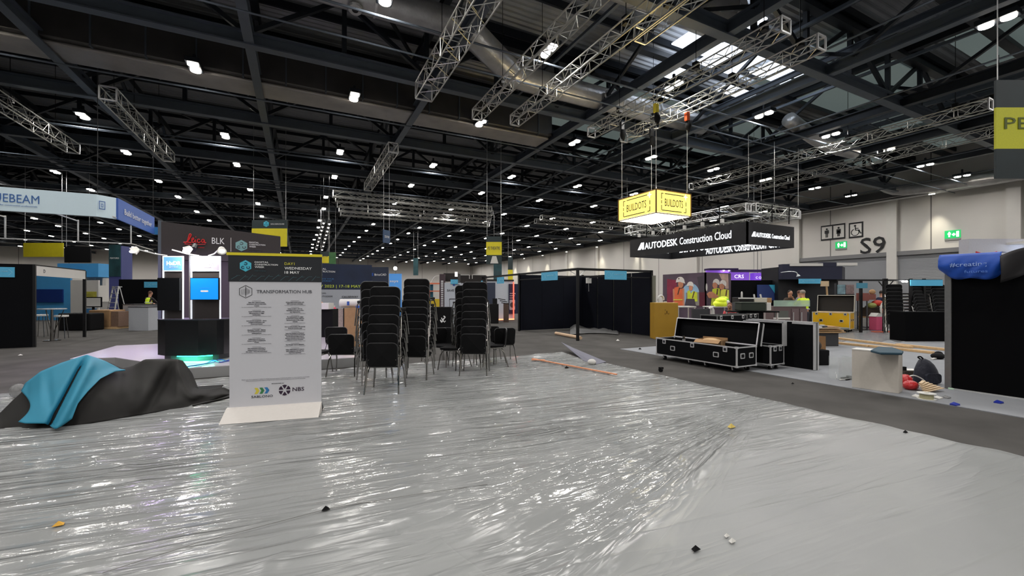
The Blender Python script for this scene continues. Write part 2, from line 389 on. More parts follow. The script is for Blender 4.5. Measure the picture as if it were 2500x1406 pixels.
# ================= DUCTS =================
foil = M('foil_duct', (190,190,190), .32, .5, var=.15, scale=2.5, bump=.6, bscale=9)
def smoothpath(pts, n=6):
    out = []; P = [Vector(p) for p in pts]
    for i in range(len(P)-1):
        a = P[max(i-1, 0)]; b_ = P[i]; c = P[i+1]; d = P[min(i+2, len(P)-1)]
        for k in range(n):
            t = k/n; out.append(.5*((2*b_)+(c-a)*t+(2*a-5*b_+4*c-d)*t*t+(3*b_-a-3*c+d)*t**3))
    return out+[P[-1]]
d = thing('round_air_duct', 'large silver foil round air duct with an S bend under the roof', 'air duct', (0,0,0))
b = MB().tube([(-9,14.5,11.3),(-2,14.5,11.3),(5.0,14.5,11.3)]+smoothpath([(5.6,14.55,11.25),(6.8,15.1,10.95),(8.0,15.7,10.75)], 4)+[(8.8,15.8,10.75),(14,15.8,10.75),(19.5,15.8,10.75)], .5, 20)
obj('duct_body', b, foil, d, smooth=True)
for x in (-1, 2.2, 10.2, 13.6, 16): b = MB().tube([(x,14.5 if x < 5 else 15.8, 11.3 if x < 5 else 10.75),(x+.07,14.5 if x < 5 else 15.8, 11.3 if x < 5 else 10.75)], .525, 20); obj('joint_band', b, alu, d)
for (x, y, z) in ((1.6,14.5,11.3),(9.9,15.8,10.75),(12.6,15.8,10.75),(5.3,14.55,11.25)):
    for dy, dz in ((-.75, -.12), (-.25, -.75)):
        b = MB().tube([(x, y+dy*.5, z+dz*.5), (x, y+dy*.8, z+dz*.8)], .17, 14).tube([(x, y+dy*.8, z+dz*.8), (x, y+dy*.86, z+dz*.86)], [.24, .2], 14)
        j = obj('jet_nozzle', b, foil, d, smooth=False)
        obj('nozzle_mouth', MB().tube([(x, y+dy*.86, z+dz*.86), (x, y+dy*.875, z+dz*.875)], .1, 12), blackm, j)
d = thing('insulated_air_duct', 'very wide foil wrapped air duct high up at the top of the picture', 'air duct')
obj('duct_body', MB().tube([(4,10.6,12.0),(9,10.6,12.0),(14.5,10.6,12.0)], .8, 24), foil, d, smooth=True)
for x in (6, 8, 10, 12, 14): obj('joint_band', MB().tube([(x,10.6,12.0),(x+.06,10.6,12.0)], .83, 24), alu, d)
d = thing('rectangular_air_duct', 'long dark rectangular sheet metal air duct running across the hall', 'air duct')
ductm = M('duct_sheet_metal', (84,82,80), .42, .55, var=.16, scale=1.2)
obj('duct_body', MB().box(-30, 12.4, 19.7, 21.5, 10.25, 12), ductm, d, bevel=.05)
b = MB(); x = -29
while x < 12.4: b.box(x, x+.05, 19.66, 21.54, 10.21, 12.04); x += 1.5
obj('joint_flanges', b, steell, d)
obj('lit_underside', MB().box(-30, 12.3, 19.9, 21.3, 10.12, 10.25), M('lit_duct_underside', (160,156,152), .45, .3, var=.15, scale=1.5, bump=.4, bscale=6), d, bevel=.05)  # lighter underside: lamp light from below is put into its colour
d = thing('small_air_duct', 'foil elbow duct dropping down beside the white wall', 'air duct')
q = Vector((44.6, PX(2200, 440, 44.6)[0], 0)); obj('duct_body', MB().tube(smoothpath([(q.x-1.5, q.y+2, 11.6), (q.x-1.2, q.y+1, 10.9), (q.x-.3, q.y-.5, 10.1), (q.x, q.y-7, 9.9)], 4), .45, 14), foil, d, smooth=True)
d = thing('branch_air_duct', 'crumpled foil duct elbow hanging above the long right-hand trusses', 'air duct')
q = W(1990, 350, 24); obj('duct_body', MB().tube(smoothpath([(q.x-2.5,q.y,q.z+.9),(q.x,q.y,q.z+.3),(q.x+1,q.y-.5,q.z-.2),(q.x+3,q.y-.5,q.z-.2)], 4), .38, 14), foil, d, smooth=True)
# ================= ALUMINIUM TRUSSES =================
def truss(p, q, w=.4, h=None, label='', group=None, name='lighting_truss', tri=False, pitch=.5, r=.026):
    p, q = Vector(p), Vector(q); L = (q-p).length; h = h or w
    t = thing(name, label, 'truss', p, 0, group); d = (q-p).normalized(); side = d.cross(Vector((0,0,1))).normalized(); up = side.cross(d).normalized()
    cs = [(-w/2, 0), (w/2, 0), (0, h)] if tri else [(-w/2, 0), (w/2, 0), (w/2, h), (-w/2, h)]
    cs = [side*a+up*c for a, c in cs]
    for c in cs: obj('chord', MB().tube([c, c+d*L], r, 6), alud, t)
    b = MB(); n = max(2, int(L/pitch))
    for i in range(n):
        for k in range(len(cs)):
            a, c = cs[k], cs[(k+1) % len(cs)]
            if i % 2: a, c = c, a
            b.tube([a+d*(L*i/n), c+d*(L*(i+1)/n)], r*.55, 4, cap=False)
            if i % 3 == 0: b.tube([a+d*(L*i/n), c+d*(L*i/n)], r*.55, 4, cap=False)
    obj('lacing', b, alud, t)
    for s in (0, L):
        b = MB()
        for k in range(len(cs)): b.bar(cs[k]+d*s, cs[(k+1) % len(cs)]+d*s, .05)
        obj('end_plate', b, alu, t)
    k = 2
    s = L*.12
    for s in (L*.22, L*.66, L*.93):
        tp = p+d*s+up*h; b = MB()
        if tp.z > 7: b.tube([d*s+up*h, d*s+up*h+Vector((0,0,13.25-tp.z))], .012, 5)
        b.box(*(lambda c: (c.x-.09, c.x+.09, c.y-.09, c.y+.09, c.z-.03, c.z+.22))(d*s+up*h))
        obj('hanger', b, blackm, t)
    return t
TL = [((4.25,15.9,9),(4.25,5.5,9),.62,'aluminium box truss, the widest one hanging left of the foil duct bend'),
      ((6.75,16.7,9),(6.75,5.2,9),.42,'aluminium box truss with a twin lamp behind its middle'),
      ((8.45,16.5,9),(8.45,5.8,9),.42,'aluminium box truss crossing the round duct near its last nozzle'),
      ((12.3,16.1,9),(12.3,7.2,9),.42,'aluminium truss above the yellow lightbox, on its far side'),
      ((14.1,15.9,9),(14.1,7.2,9),.42,'aluminium truss directly above the hoists of the yellow lightbox'),
      ((8.95,9.4,9),(8.95,4.5,9),.42,'short aluminium truss end at the top edge with clamps'),
      ((24.75,21,9),(24.75,6.5,9),.42,'long aluminium truss, upper of the two running along the white wall'),
      ((29,22.7,9),(29,6.2,9),.42,'long aluminium truss, lower of the two running along the white wall'),
      ((-6.5,29.7,9),(-6.5,21.3,9),.5,'aluminium truss hanging among the lamps at upper left'),
      ((-10.6,30.2,9),(-10.6,22,9),.5,'leftmost aluminium truss hanging above the white fascia'),
      ((4.4,31.6,9),(4.4,22.5,9),.5,'aluminium truss hanging over the middle of the hall')]
for p, q, w_, l in TL: truss(p, q, w_, label=l)
for i, Y in enumerate((34.8, 36.3, 38.6, 40.6, 42.6)):
    truss((2.3+i*.3, Y, 9), (15.4+i*.8, Y, 9), .45, label='%s of the five long crosswise trusses in the middle distance' % ('nearest','second','third','fourth','farthest')[i], group='crosswise trusses in the middle distance', r=.035, pitch=.8)
for i, (Y, a, b_) in enumerate(((36.2, 21.5, 33), (38.2, 22, 32))):
    truss((a, Y, 9), (b_, Y, 9), .45, label='%s of two crosswise trusses left of the yellow lightbox' % ('nearer','farther')[i], r=.035, pitch=.8)
b = MB()
for Y in (24.9, 34.2): 
    for z in (9.72, 9.92): b.tube([(-60, Y+3, z), (45, Y+3, z)], .04, 5)
tag(obj('cable_tray', b, steell), 'long pairs of cable tray rails crossing the whole hall under the beams', 'cable tray')
# speakers / clamps hanging above the stand
# ================= HANGING SIGNS =================
def panel_sign(name, label, cat, loc, rz, wd, h, mat, th=.06, group=None):
    t = thing(name, label, cat, loc, rz, group); obj('panel', MB().box(0, wd, 0, th, 0, h), mat, t); return t
# yellow lightbox
zb, zh = 4.73, .905; x0, x1, y0, y1 = 12.24, 14.14, 12.0, 14.14
lt = thing('hanging_lightbox', 'glowing yellow square lightbox hanging on four cables', 'lightbox sign', (x0, y0, zb))
LX, LYd = x1-x0, y1-y0
ylb = M('yellow_lightbox_face', (250,222,105), .4, em=.95, emc=(252,226,110), var=.02)
wlb = M('white_lightbox_base', (255,255,255), .4, em=6, var=0)
b = MB()
b.box(.03, LX-.03, 0, .03, .03, zh-.03).box(.03, LX-.03, LYd-.03, LYd, .03, zh-.03).box(0, .03, .03, LYd-.03, .03, zh-.03).box(LX-.03, LX, .03, LYd-.03, .03, zh-.03)
obj('face', b, ylb, lt); obj('diffuser', MB().box(.04, LX-.04, .04, LYd-.04, -.01, .02), wlb, lt)
b = MB(); fr = M('bronze_frame', (120,88,40), .5, .3)
for x in (0, LX):
    for y in (0, LYd): b.box(x-.02, x+.02, y-.02, y+.02, 0, zh)
for z in (0, zh):
    b.box(-.02, LX+.02, -.02, .02, z-.015, z+.015).box(-.02, LX+.02, LYd-.02, LYd+.02, z-.015, z+.015).box(-.02, .02, 0, LYd, z-.015, z+.015).box(LX-.02, LX+.02, 0, LYd, z-.015, z+.015)
obj('frame', b, fr, lt)
for (rz, loc, L_) in ((0, (0,0,0), LX), (-90, (0, LYd, 0), LYd)):
    f = obj('face_print', MB().bar((L_*.16,-.004,zh*.14),(L_*.72,-.004,zh*.14),.03,.01,(0,1,0)).bar((L_*.24,-.004,zh*.86),(L_*.78,-.004,zh*.86),.03,.01,(0,1,0))
        .box(L_*.14,L_*.155,-.006,0,zh*.14,zh*.36).box(L_*.14,L_*.155,-.006,0,zh*.62,zh*.86).box(L_*.84,L_*.855,-.006,0,zh*.14,zh*.34).box(L_*.84,L_*.855,-.006,0,zh*.42,zh*.6).box(L_*.14,L_*.155,-.006,0,zh*.42,zh*.56)
        .box(L_*.14,L_*.2,-.006,0,zh*.84,zh*.87).box(L_*.79,L_*.855,-.006,0,zh*.125,zh*.155), btext, lt)
    f.rotation_euler = (0, 0, R(rz)); f.location = loc
    tx = text('lettering', 'BUILDOTS', L_*.5, zh*.33, zh*.34, btext, f, -.005, wd=L_*.52, al='CENTER')
    obj('glint', MB().prism([(L_*.84+a*.12*(1 if k % 2 == 0 else .25), zh*.83+c*.12*(1 if k % 2 == 0 else .25)) for k, (a, c) in enumerate([(math.cos(R(45*j)), math.sin(R(45*j))) for j in range(8)])], -.008, 0, 'y'), M('glowing_white', (255,255,255), em=2, var=0), f)
for (x, y, bag) in ((x0+.1, y0+.1, 2), (x1-.1, y0+.1, 1), (x0+.1, y1-.1, 0), (x1-.1, y1-.1, 0)):
    k = thing('chain_hoist', 'steel cable and chain hoist holding the %s corner of the yellow lightbox' % {(0,0):'near',(1,0):'right',(0,1):'left',(1,1):'far'}[(int(x > 13), int(y > 13))], 'chain hoist', (x, y, zb+zh))
    obj('cable', MB().tube([(0,0,0),(0,0,2.98)], .012, 6), alud, k)
    obj('motor', MB().box(-.09,.09,-.07,.07,2.98,3.33), M('hoist_%d' % bag, ((30,30,32),(205,85,40),(225,205,40))[bag], .4), k, bevel=.02)
    obj('chain_bag', MB().tube([(.05,.0,2.98),(.07,0,2.78),(.06,0,2.55)], [.1,.13,.06], 10), black, k, smooth=True)
    obj('shackle', MB().tube([(0,0,-.02),(0,0,.12)], .03, 8), chrome, k)
# black ring header
zb, zt = 4.2, 5.37; x0, x1, y0, y1 = 20.8, 24.8, 14.1, 22.75
rg = thing('hanging_ring_header', 'big black rectangular ring header with glowing white lettering', 'hanging header', (x0, y0, zb))
LX, LYd, zh = x1-x0, y1-y0, zt-zb
bl = M('black_header_fabric', (34,34,38), .65, var=.05)
for rz, loc, L_ in ((0, (0,0,0), LX), (-90, (0,LYd,0), LYd), (0, (0,LYd,0), LX), (-90, (LX,LYd,0), LYd)):
    f = obj('fascia', MB().box(0, L_, 0, .08, 0, zh), bl, rg); f.rotation_euler = (0,0,R(rz)); f.location = loc
    wl = M('glowing_white_letters', (245,250,255), em=1.8, var=0)
    cap = .36 if L_ > 5 else .2
    obj('arrow_mark', MB().prism([(L_*.08,zh*.36),(L_*.08+cap*.9,zh*.36+cap*1.3),(L_*.08+cap*1.6,zh*.36+cap*1.3),(L_*.08+cap*1.6,zh*.36),(L_*.08+cap*1.15,zh*.36),(L_*.08+cap*1.15,zh*.36+cap*.45),(L_*.08+cap*.75,zh*.36)], -.012, 0, 'y'), wl, f)
    text('lettering', 'AUTODESK', L_*.08+cap*1.8, zh*.36, cap*1.2, wl, f, -.008, wd=L_*.32, bold=.03)
    text('lettering', 'Construction Cloud', L_*.08+cap*2+L_*.33, zh*.36, cap*1.25, wl, f, -.008, wd=L_*.40)
    if loc[0] == LX or (loc[1] == LYd and rz == 0):
        pass
f = obj('reflected_lettering', MB().box(0,.01,0,.01,0,.01), bl, rg); f.rotation_euler = (0,0,R(-90)); f.location = (LX-.02, LYd, 0)
text('lettering', 'AUTODESK Construction Cloud', 3.0, zh*.10, .5, wl, f, -.05, wd=5.2, bold=.02)  # reflection of the header lettering, put in as glowing letters
# its square truss frame
def tr(p, q, l): return truss(p, q, .42, .42, l, 'square truss above the black ring header', name='frame_truss')
z6 = 5.85; a, c, e, g = x0-.15, x1+.2, y0-.15, y1+.2
tr((a, e, z6), (a, g, z6), 'long near truss above the black ring header'); tr((c, e, z6), (c, g, z6), 'long far truss above the black ring header')
tr((a+.3, e, z6), (c-.3, e, z6), 'short right-hand truss above the black ring header'); tr((a+.3, g, z6), (c-.3, g, z6), 'short left-hand truss above the black ring header')
for x, y in ((a, e), (c, e), (a, g), (c, g), ((a+c)/2, e)):
    k = thing('hanging_cable', 'thin steel cable with hoist hook holding the truss square, over %s' % {(a,e):'its near corner',(c,e):'its right corner',(a,g):'its left corner',(c,g):'its far corner'}.get((x,y),'its short right side'), 'cable', (x, y, z6+.42))
    obj('cable', MB().tube([(0,0,0),(0,0,9.8-z6-.42)], .012, 5), alud, k); obj('hook', MB().tube([(0,0,0),(0,0,.3)], .04, 8), blackm, k)
for i in range(6):
    y = y0+1.2+i*1.25
    k = thing('spotlight', 'small white spotlight clamped under the long truss, %s from the near corner' % ('first','second','third','fourth','fifth','sixth')[i], 'spotlight', (a-.21, y, z6-.3), 0, 'spotlights under the square truss')
    obj('lamp_body', MB().box(-.09,.09,-.07,.07,-.12,.12), white, k, bevel=.02); obj('clamp', MB().box(-.02,.02,-.02,.02,.12,.3), blackm, k)
for (x, y) in ((a, e+1.5), (a, e+4.5), (a, e+6.9), (a+1.6, e), (a+3.1, e)):
    tag(obj('ratchet_strap', MB().bar((x-.24 if x==a else x, y-.24 if x!=a else y, z6+.45), (x-.22 if x==a else x, y-.22 if x!=a else y, z6-.45), .05, .02), black), 'black strap wrapped round the truss above the black header, %.0f m from its near corner' % (max(abs(x-a),abs(y-e))), 'strap', 'black straps on the square truss')
# ================= CHAIRS =================
def make_chair():
    t = thing('stacking_chair', 'x', 'chair')
    b = MB(); n = 6                                   # seat cushion: rounded pad, slightly dished
    pts = []
    for cx, cy, a0 in ((.17,.17,0), (-.17,.17,90), (-.17,-.16,180), (.17,-.16,270)):
        for k in range(n+1):
            a = R(a0+90*k/n); pts.append((cx+.07*math.cos(a), cy+.07*math.sin(a)))
    b.prism(pts, .425, .475); obj('seat', b, black, t, bevel=.015)
    b = MB(); pts = []                                # backrest: wider rounded top, curved across, slightly reclined
    for cx, cz, rr, a0 in ((.165,.745,.075,0), (-.165,.745,.075,90), (-.185,.49,.045,180), (.185,.49,.045,270)):
        for k in range(n+1):
            a = R(a0+90*k/n); pts.append((cx+rr*math.cos(a), cz+rr*math.sin(a)))
    N = len(pts)
    def yy(x, z): return -.255-.02+.35*x*x-(z-.6)*.10
    vs = [(x, yy(x, z)-.016, z) for x, z in pts]+[(x, yy(x, z)+.016, z) for x, z in pts]
    c0 = len(vs); vs += [(0, yy(0,.64)-.024, .64), (0, yy(0,.64)+.018, .64)]
    fs = [(i, (i+1) % N, (i+1) % N+N, i+N)[::-1] for i in range(N)]+[((i+1) % N, i, c0)[::-1] for i in range(N)]+[(i+N, (i+1) % N+N, c0+1)[::-1] for i in range(N)]
    bk = obj('backrest', b.add(vs, fs), black, t)
    b = MB(); rim = [(x, yy(x, z), z) for x, z in pts]; b.tube(rim+[rim[0]], .012, 6)
    obj('backrest_piping', b, M('black_edge_trim', (44,44,46), .35), bk)
    for s in (-1, 1):
        obj('leg', MB().tube([(s*.27,.25,0),(s*.245,.20,.32),(s*.235,.13,.415),(s*.235,0,.42)], .0125, 6), chrome, t)
        obj('leg', MB().tube([(s*.27,-.31,0),(s*.245,-.22,.32),(s*.235,-.14,.415),(s*.235,0,.42)], .0125, 6), chrome, t)
        obj('back_support', MB().tube([(s*.236,-.05,.42),(s*.236,-.2,.43),(s*.225,-.245,.5),(s*.21,-.262,.56)], .012, 6), chrome, t)
    obj('cross_rail', MB().tube([(-.235,.12,.412),(.235,.12,.412)], .01, 6).tube([(-.235,-.12,.412),(.235,-.12,.412)], .01, 6).tube([(-.235,-.12,.412),(-.235,.12,.412)], .01, 6).tube([(.235,-.12,.412),(.235,.12,.412)], .01, 6), chrome, t)
    return t
chair = make_chair(); ckids = list(chair.children); _cf = [True]
def place_chair(p, rz, label, group, z=0):
    if _cf[0]: _cf[0] = False; chair.location = (p[0], p[1], z); chair.rotation_euler = (0,0,R(rz)); chair['label'] = label; chair['group'] = group; return chair
    return dup(chair, (p[0], p[1], z), rz, label, group, kids=ckids)
ORD = ['lowest','second from the bottom','third from the bottom','fourth from the bottom','fifth from the bottom','sixth from the bottom','seventh from the bottom','eighth from the bottom','ninth from the bottom','tenth from the bottom']
def stack(p, rz, n, desc, group, dz=.149, dy=.033):
    f = Vector((-math.sin(R(rz)), math.cos(R(rz))))
    for i in range(n):
        o = ORD[i] if i < n-1 else 'topmost'
        place_chair((p[0]+f.x*dy*i+.006*math.sin(i*2.3), p[1]+f.y*dy*i), rz+.9*math.sin(i*1.7+p[0]), 'black chair, %s, %s' % (o, desc), group, i*dz)
FRZ = -26.7
A = G(943, 954); stack(A, FRZ+2, 7, 'nearest stack, in front of the white board stand', 'nearest chair stack')
A2 = A+Vector((-.06, .84, 0)); stack(A2, FRZ+28, 8, 'tall turned stack just behind the nearest one', 'turned chair stack behind the nearest', dz=.143)
B_ = G(1018, 922); stack(B_, FRZ-4, 9, 'middle stack right of the nearest one', 'middle chair stack', dz=.133)
D_ = G(1160, 912); stack(D_, FRZ-2, 8, 'right-hand stack of the three on the plastic', 'right-hand chair stack', dz=.145)
D2 = D_+Vector((.06, .66, 0)); stack(D2, FRZ+15, 8, 'turned stack behind the right-hand one', 'turned chair stack on the right', dz=.137)
for px, py, rz, l in ((844, 914, FRZ+3, 'single black chair with its back to us, right of the white board'),
                      (826, 880, FRZ+12, 'single black chair half hidden behind another right of the white board'),
                      (765, 915, FRZ-6, 'black chair mostly hidden by the white board, only its right legs show'),
                      (1083, 892, FRZ+150, 'black chair facing us between the middle and right stacks'),
                      (1108, 900, FRZ+75, 'black chair turned sideways against the right-hand stack'),
                      (1061, 884, FRZ+20, 'black chair just right of the middle stack, mostly hidden'),
                      (1190, 884, FRZ+170, 'black chair half hidden behind the right-hand stack'),
                      (1226, 884, FRZ+15, 'rightmost single black chair standing on the plastic'),
                      (1205, 892, FRZ+95, 'black chair seen from the side left of the rightmost one')):
    place_chair(G(px, py), rz, l, 'single black chairs on the plastic')
A = G(2182, 820)
for i, (px, py, n, rz, dsc) in enumerate(((2182,817,9,-60,'leftmost stack beyond the white box at right'), (2238,812,10,-20,'second stack behind the black block at right'), (2262,806,11,-70,'tallest stack behind the black block at right'), (2290,812,9,-40,'rightmost stack behind the black block at right'))):
    stack(G(px, py), rz, n, dsc, 'chair stacks far right', dz=.13 if n > 9 else .145)
# ================= SCHEDULE BOARD =================
P0 = G(560, 1022); P1 = G(784, 1006); rz = math.degrees(math.atan2(P1.y-P0.y, P1.x-P0.x)); BW = (P1-P0).length
sb = thing('schedule_board', 'tall white event schedule board with dark header and yellow top edge, on the plastic', 'board', (P0.x, P0.y, .012), rz)
bw = M('white_board_print', (208,208,214), .45, var=.01); bh = M('dark_header_print', (30,34,40), .45, var=.1, scale=4)
obj('board_panel', MB().box(0, BW, 0, .03, .0, 1.75), bw, sb)
hp = obj('header_panel', MB().box(-.012, BW+.008, -.004, .03, 1.75, 2.09), bh, sb)
obj('top_edge', MB().box(-.03, BW+.01, -.01, .035, 2.09, 2.125), yellow, sb)
b = MB(); rr = random.Random(2)
for i in range(11):
    x = .02+i*.095; z0 = 1.76+rr.random()*.02; b.bar((x,-.0055,z0),(x+.05+rr.random()*.03,-.0055,z0+.05+rr.random()*.03),.006,.002,(0,1,0)); b.bar((x+.06,-.0055,z0+.05),(x+.1,-.0055,z0+.05),.005,.002,(0,1,0))
obj('header_pattern', b, M('faint_teal_lines', (62,92,100), .5), hp)
dcw_logo(hp, .185, 1.955, .075, -.006); dcw_text(hp, .29, 1.995, .022, -.006, wd=.27)
text('lettering', 'EVENT SCHEDULE', .29, 1.885, .012, M('faint_teal_lines'), hp, -.006); text('lettering', 'DAY1', .64, 1.975, .036, ytext, hp, -.006, wd=.12); text('lettering', 'WEDNESDAY', .64, 1.915, .036, wtext, hp, -.006, wd=.33, bold=.02); text('lettering', '18 MAY', .64, 1.86, .036, wtext, hp, -.006, wd=.18, bold=.02)
b = MB().ring(hexpoly(.185, 1.62, .085), .006, -.003, 0).box(.183,.187,-.003,0,1.55,1.69)
for i in range(4): b.bar((.19+i*.013,-.002,1.575+i*.008),(.19+i*.013,-.002,1.67-i*.008),.003,.002,(0,1,0)); b.bar((.175-i*.014,-.002,1.58),(.175-i*.014,-.002,1.66-i*.004),.0015,.002,(0,1,0))
obj('hub_logo', b, btext, sb)
gtx = M('grey_letters', (70,72,80), .5)
text('lettering', 'TRANSFORMATION HUB', .31, 1.60, .045, gtx, sb, -.002, wd=.66)
def para(lines, xc, z, h=.0115, gap=.0215):
    for i, s in enumerate(lines): text('lettering', s, xc, z-i*gap, h, M('dark_text_print', (48,48,60), .6), sb, -.002, al='CENTER', bold=.018)
def subl(xc, z, wd=.34):
    text('small_print', 'in conversation with the project team', xc, z, .006, M('light_grey_print', (150,150,156), .6), sb, -.002, al='CENTER', wd=wd)
LXc, RXc = .31, .765
z = 1.475
for ls in (('Open data – improve project','performance with your least visible','resource'),('A state of construction talks:','SME perspectives on digital','transformation'),('Laws and risk management – drivers','of digital transformation with','Owners and Demand'),('Manchester Townhall – digitising','the refurbishment process of an','architectural icon'),('Collaboration and data-driven','decision making to completeness','of tools'),('How construction technology is','helping developers future-proof','their assets – what is the secret sauce?')):
    subl(LXc, z+.022, .1); para(ls, LXc, z); z -= len(ls)*.0215; subl(LXc, z+.006); z -= .055
z = 1.475
for ls in (('Driving digital transformation with','2022 construction technology'),('Scaling up digital – how any','organisation of any size can drive','their digital journey'),('The implementation of a digital','transformation strategy within the','fast-paced world of office design','and build'),('How to realise benefits of 4D planning','during the execution stage'),('Learn how Hochtief and Fieldmann','built the bridge between 3D drawings','and 4D generated digital twins to','generate actionable project controls','insights for business executives'),('Real Through Teams in digitisation',),('Using a digital platform to improve','client engagement with Cubo, the','Gold Camo experience')):
    subl(RXc, z+.022, .1); para(ls, RXc, z); z -= len(ls)*.0215; subl(RXc, z+.006, .25); z -= .044
for i in range(2): text('small_print', 'Please note this programme is subject to change and every session is open to all visitors on a first come first served basis', .54, .475-i*.018, .007, M('light_grey_print'), sb, -.002, al='CENTER', wd=.8-.1*i)
text('lettering', 'SPONSORED BY', .56, .405, .009, gtx, sb, -.002, al='CENTER', wd=.15)
for i, c in enumerate(((215,200,70),(60,130,80),(50,120,180))):
    x = .285+i*.058; obj('sponsor_chevron', MB().prism([(x,.365),(x+.035,.365),(x+.058,.325),(x+.035,.285),(x,.285),(x+.022,.325)], -.003, 0, 'y'), M('chevron_%d' % i, c, .5), sb)
text('lettering', 'SABLONO', .25, .235, .032, gtx, sb, -.002, wd=.25)
b = MB()
for k in range(6):
    a = R(60*k+30); cx, cz = .64, .315
    b.prism([(cx+.018*math.cos(a), cz+.018*math.sin(a)), (cx+.07*math.cos(a-.42), cz+.07*math.sin(a-.42)), (cx+.072*math.cos(a), cz+.072*math.sin(a)), (cx+.07*math.cos(a+.42), cz+.07*math.sin(a+.42))], -.003, 0, 'y')
obj('sponsor_rosette', b, M('plum_print', (48,28,52), .5), sb)
text('lettering', 'NBS', .735, .295, .052, M('plum_print'), sb, -.002, wd=.14, bold=.01)
obj('foot', MB().prism([(-.30,.0),(.0,.0),(.0,.13),(-.05,.13)], -.02, BW+.01, 'x').box(-.02,BW+.02,.03,.16,0,.012), M('white_foam_foot', (212,206,200), .6, var=.02), sb)
obj('foot_end', MB().prism([(0,0),(.16,0),(.0,.12)], BW+.001, BW+.012, 'x'), dgrey, sb)
# ================= CLOTH HEAP =================
FR = [(-220,1080),(-60,1062),(0,1048),(60,1047),(130,1047),(190,1042),(250,1031),(300,1022),(350,1014),(385,1008),(445,999),(480,992),(520,982),(562,968)]
RG = [(-220,1066),(-60,1040),(0,1008),(30,978),(52,958),(75,930),(100,908),(150,887),(212,868),(255,882),(292,901),(325,893),(353,877),(395,876),(436,877),(447,902),(455,928),(468,948),(500,951),(540,945),(562,957)]
def ip(T, x):
    for (a, ya), (c, yc) in zip(T, T[1:]):
        if a <= x <= c: return ya+(yc-ya)*(x-a)/(c-a)
    return T[0][1] if x < T[0][0] else T[-1][1]
def heapD(x, y, off=0):
    fy, ry = ip(FR, x), ip(RG, x); tf = CH*FP/(fy-HY); dd = .12+.55*min(1, (fy-ry)/110)
    s = max(-.1, min(1.15, (fy-y)/max(6, fy-ry))); return tf+dd*(s*.45+.55*s*s)-off
def heap_black():
    rows = []; xs = [-220+6*i for i in range(131)]; n = 22
    for j in range(n+1):
        s = j/n; r = []
        for x in xs:
            fy, ry = ip(FR, x), ip(RG, x); y = fy+(ry-fy)*s; t = heapD(x, y)
            k = .07*math.sin(x*.028+s*3.2+1.0)*math.sin(math.pi*s)+.035*math.sin(x*.07-s*5)*math.sin(math.pi*s)
            k += .16*math.exp(-((x-(425-70*(1-s)))/16)**2)*math.sin(math.pi*min(1, s*1.0))*(1 if x > 250 else 0)
            k += .03*noise.noise((x*.03, s*4, 2))*math.sin(math.pi*s)
            if x < 330: k *= max(0, (x-270)/60)
            p = W(x, y, t+k*.9)
            if s == 0: p.z = .015
            r.append(p)
        rows.append(r)
    top = rows[-1]
    for k, (dt, fz) in enumerate(((.12, .93), (.3, .6), (.42, .2), (.5, .0))):
        r = []
        for x, p in zip(xs, top):
            q = Vector((sa, ca, 0)); r.append(Vector((p.x, p.y, 0))+q*dt*min(1, .3+p.z)+Vector((0,0,max(.015, p.z*fz))))
        rows.append(r)
    return MB().grid(rows)
bc = M('black_cloth_cover', (21,19,17), .65, var=.15, scale=2, bump=.35, bscale=500, spec=.3)
hb = obj('black_cloth', heap_black(), bc, smooth=True)
so = hb.modifiers.new('thick', 'SOLIDIFY'); so.thickness = .006; so.offset = -1
tag(hb, 'crumpled black cloth cover heaped on the plastic at left', 'cloth')
TT = [(52,955),(62,936),(100,907),(150,886),(212,866),(255,881),(292,900),(306,903)]
TB = [(45,1030),(62,1034),(110,1034),(136,1048),(150,1040),(176,1022),(190,985),(215,955),(245,925),(280,907),(306,904)]
rows = []; n = 26; m = 60
def along(T, u):
    L = [0]
    for (a, b_), (c, d_) in zip(T, T[1:]): L.append(L[-1]+math.hypot(c-a, d_-b_))
    s = u*L[-1]
    for i in range(len(T)-1):
        if s <= L[i+1]+1e-6:
            k = (s-L[i])/(L[i+1]-L[i]); return (T[i][0]+(T[i+1][0]-T[i][0])*k, T[i][1]+(T[i+1][1]-T[i][1])*k)
    return T[-1]
for j in range(n+1):
    v = j/n; r = []
    for i in range(m+1):
        u = i/m; a, c = along(TT, u), along(TB, u); x = a[0]+(c[0]-a[0])*v; y = a[1]+(c[1]-a[1])*v
        # left edge bows inwards
        x += 26*math.sin(math.pi*v)*max(0, 1-u*3)
        fx = 212-(y-866)*.52; k = (x-fx)
        fold = .22*math.exp(-(k/9)**2)*min(1, v*4)*(1 if y < 1040 else 0)-.12*math.exp(-((k-20)/13)**2)*min(1, v*3)
        fold += .05*math.exp(-((x-(115+(y-900)*.1))/12)**2)*math.sin(math.pi*min(1, v*1.1))+.03*math.sin(x*.05+v*3)*math.sin(math.pi*v)
        p = W(x, y, heapD(x, y, .09)+fold*.6); p.z = max(.03, p.z); r.append(p)
    rows.append(r)
tc_ = obj('teal_cloth', MB().grid(rows), M('teal_cloth', (38,134,164), .6, var=.06, scale=3, bump=.2, bscale=500), smooth=True)
so = tc_.modifiers.new('thick', 'SOLIDIFY'); so.thickness = .005; so.offset = -1
tag(tc_, 'teal blue cloth draped over the left half of the black heap', 'cloth')
q = G(44, 975)
tag(obj('plastic_bag', MB().ell((q.x, q.y, .13), (.1,.08,.11), 10, 8), M('milky_plastic', (150,150,150), .2, bump=1, bscale=20, alpha=.6), smooth=True), 'small milky plastic bag beside the left end of the teal cloth', 'bag')
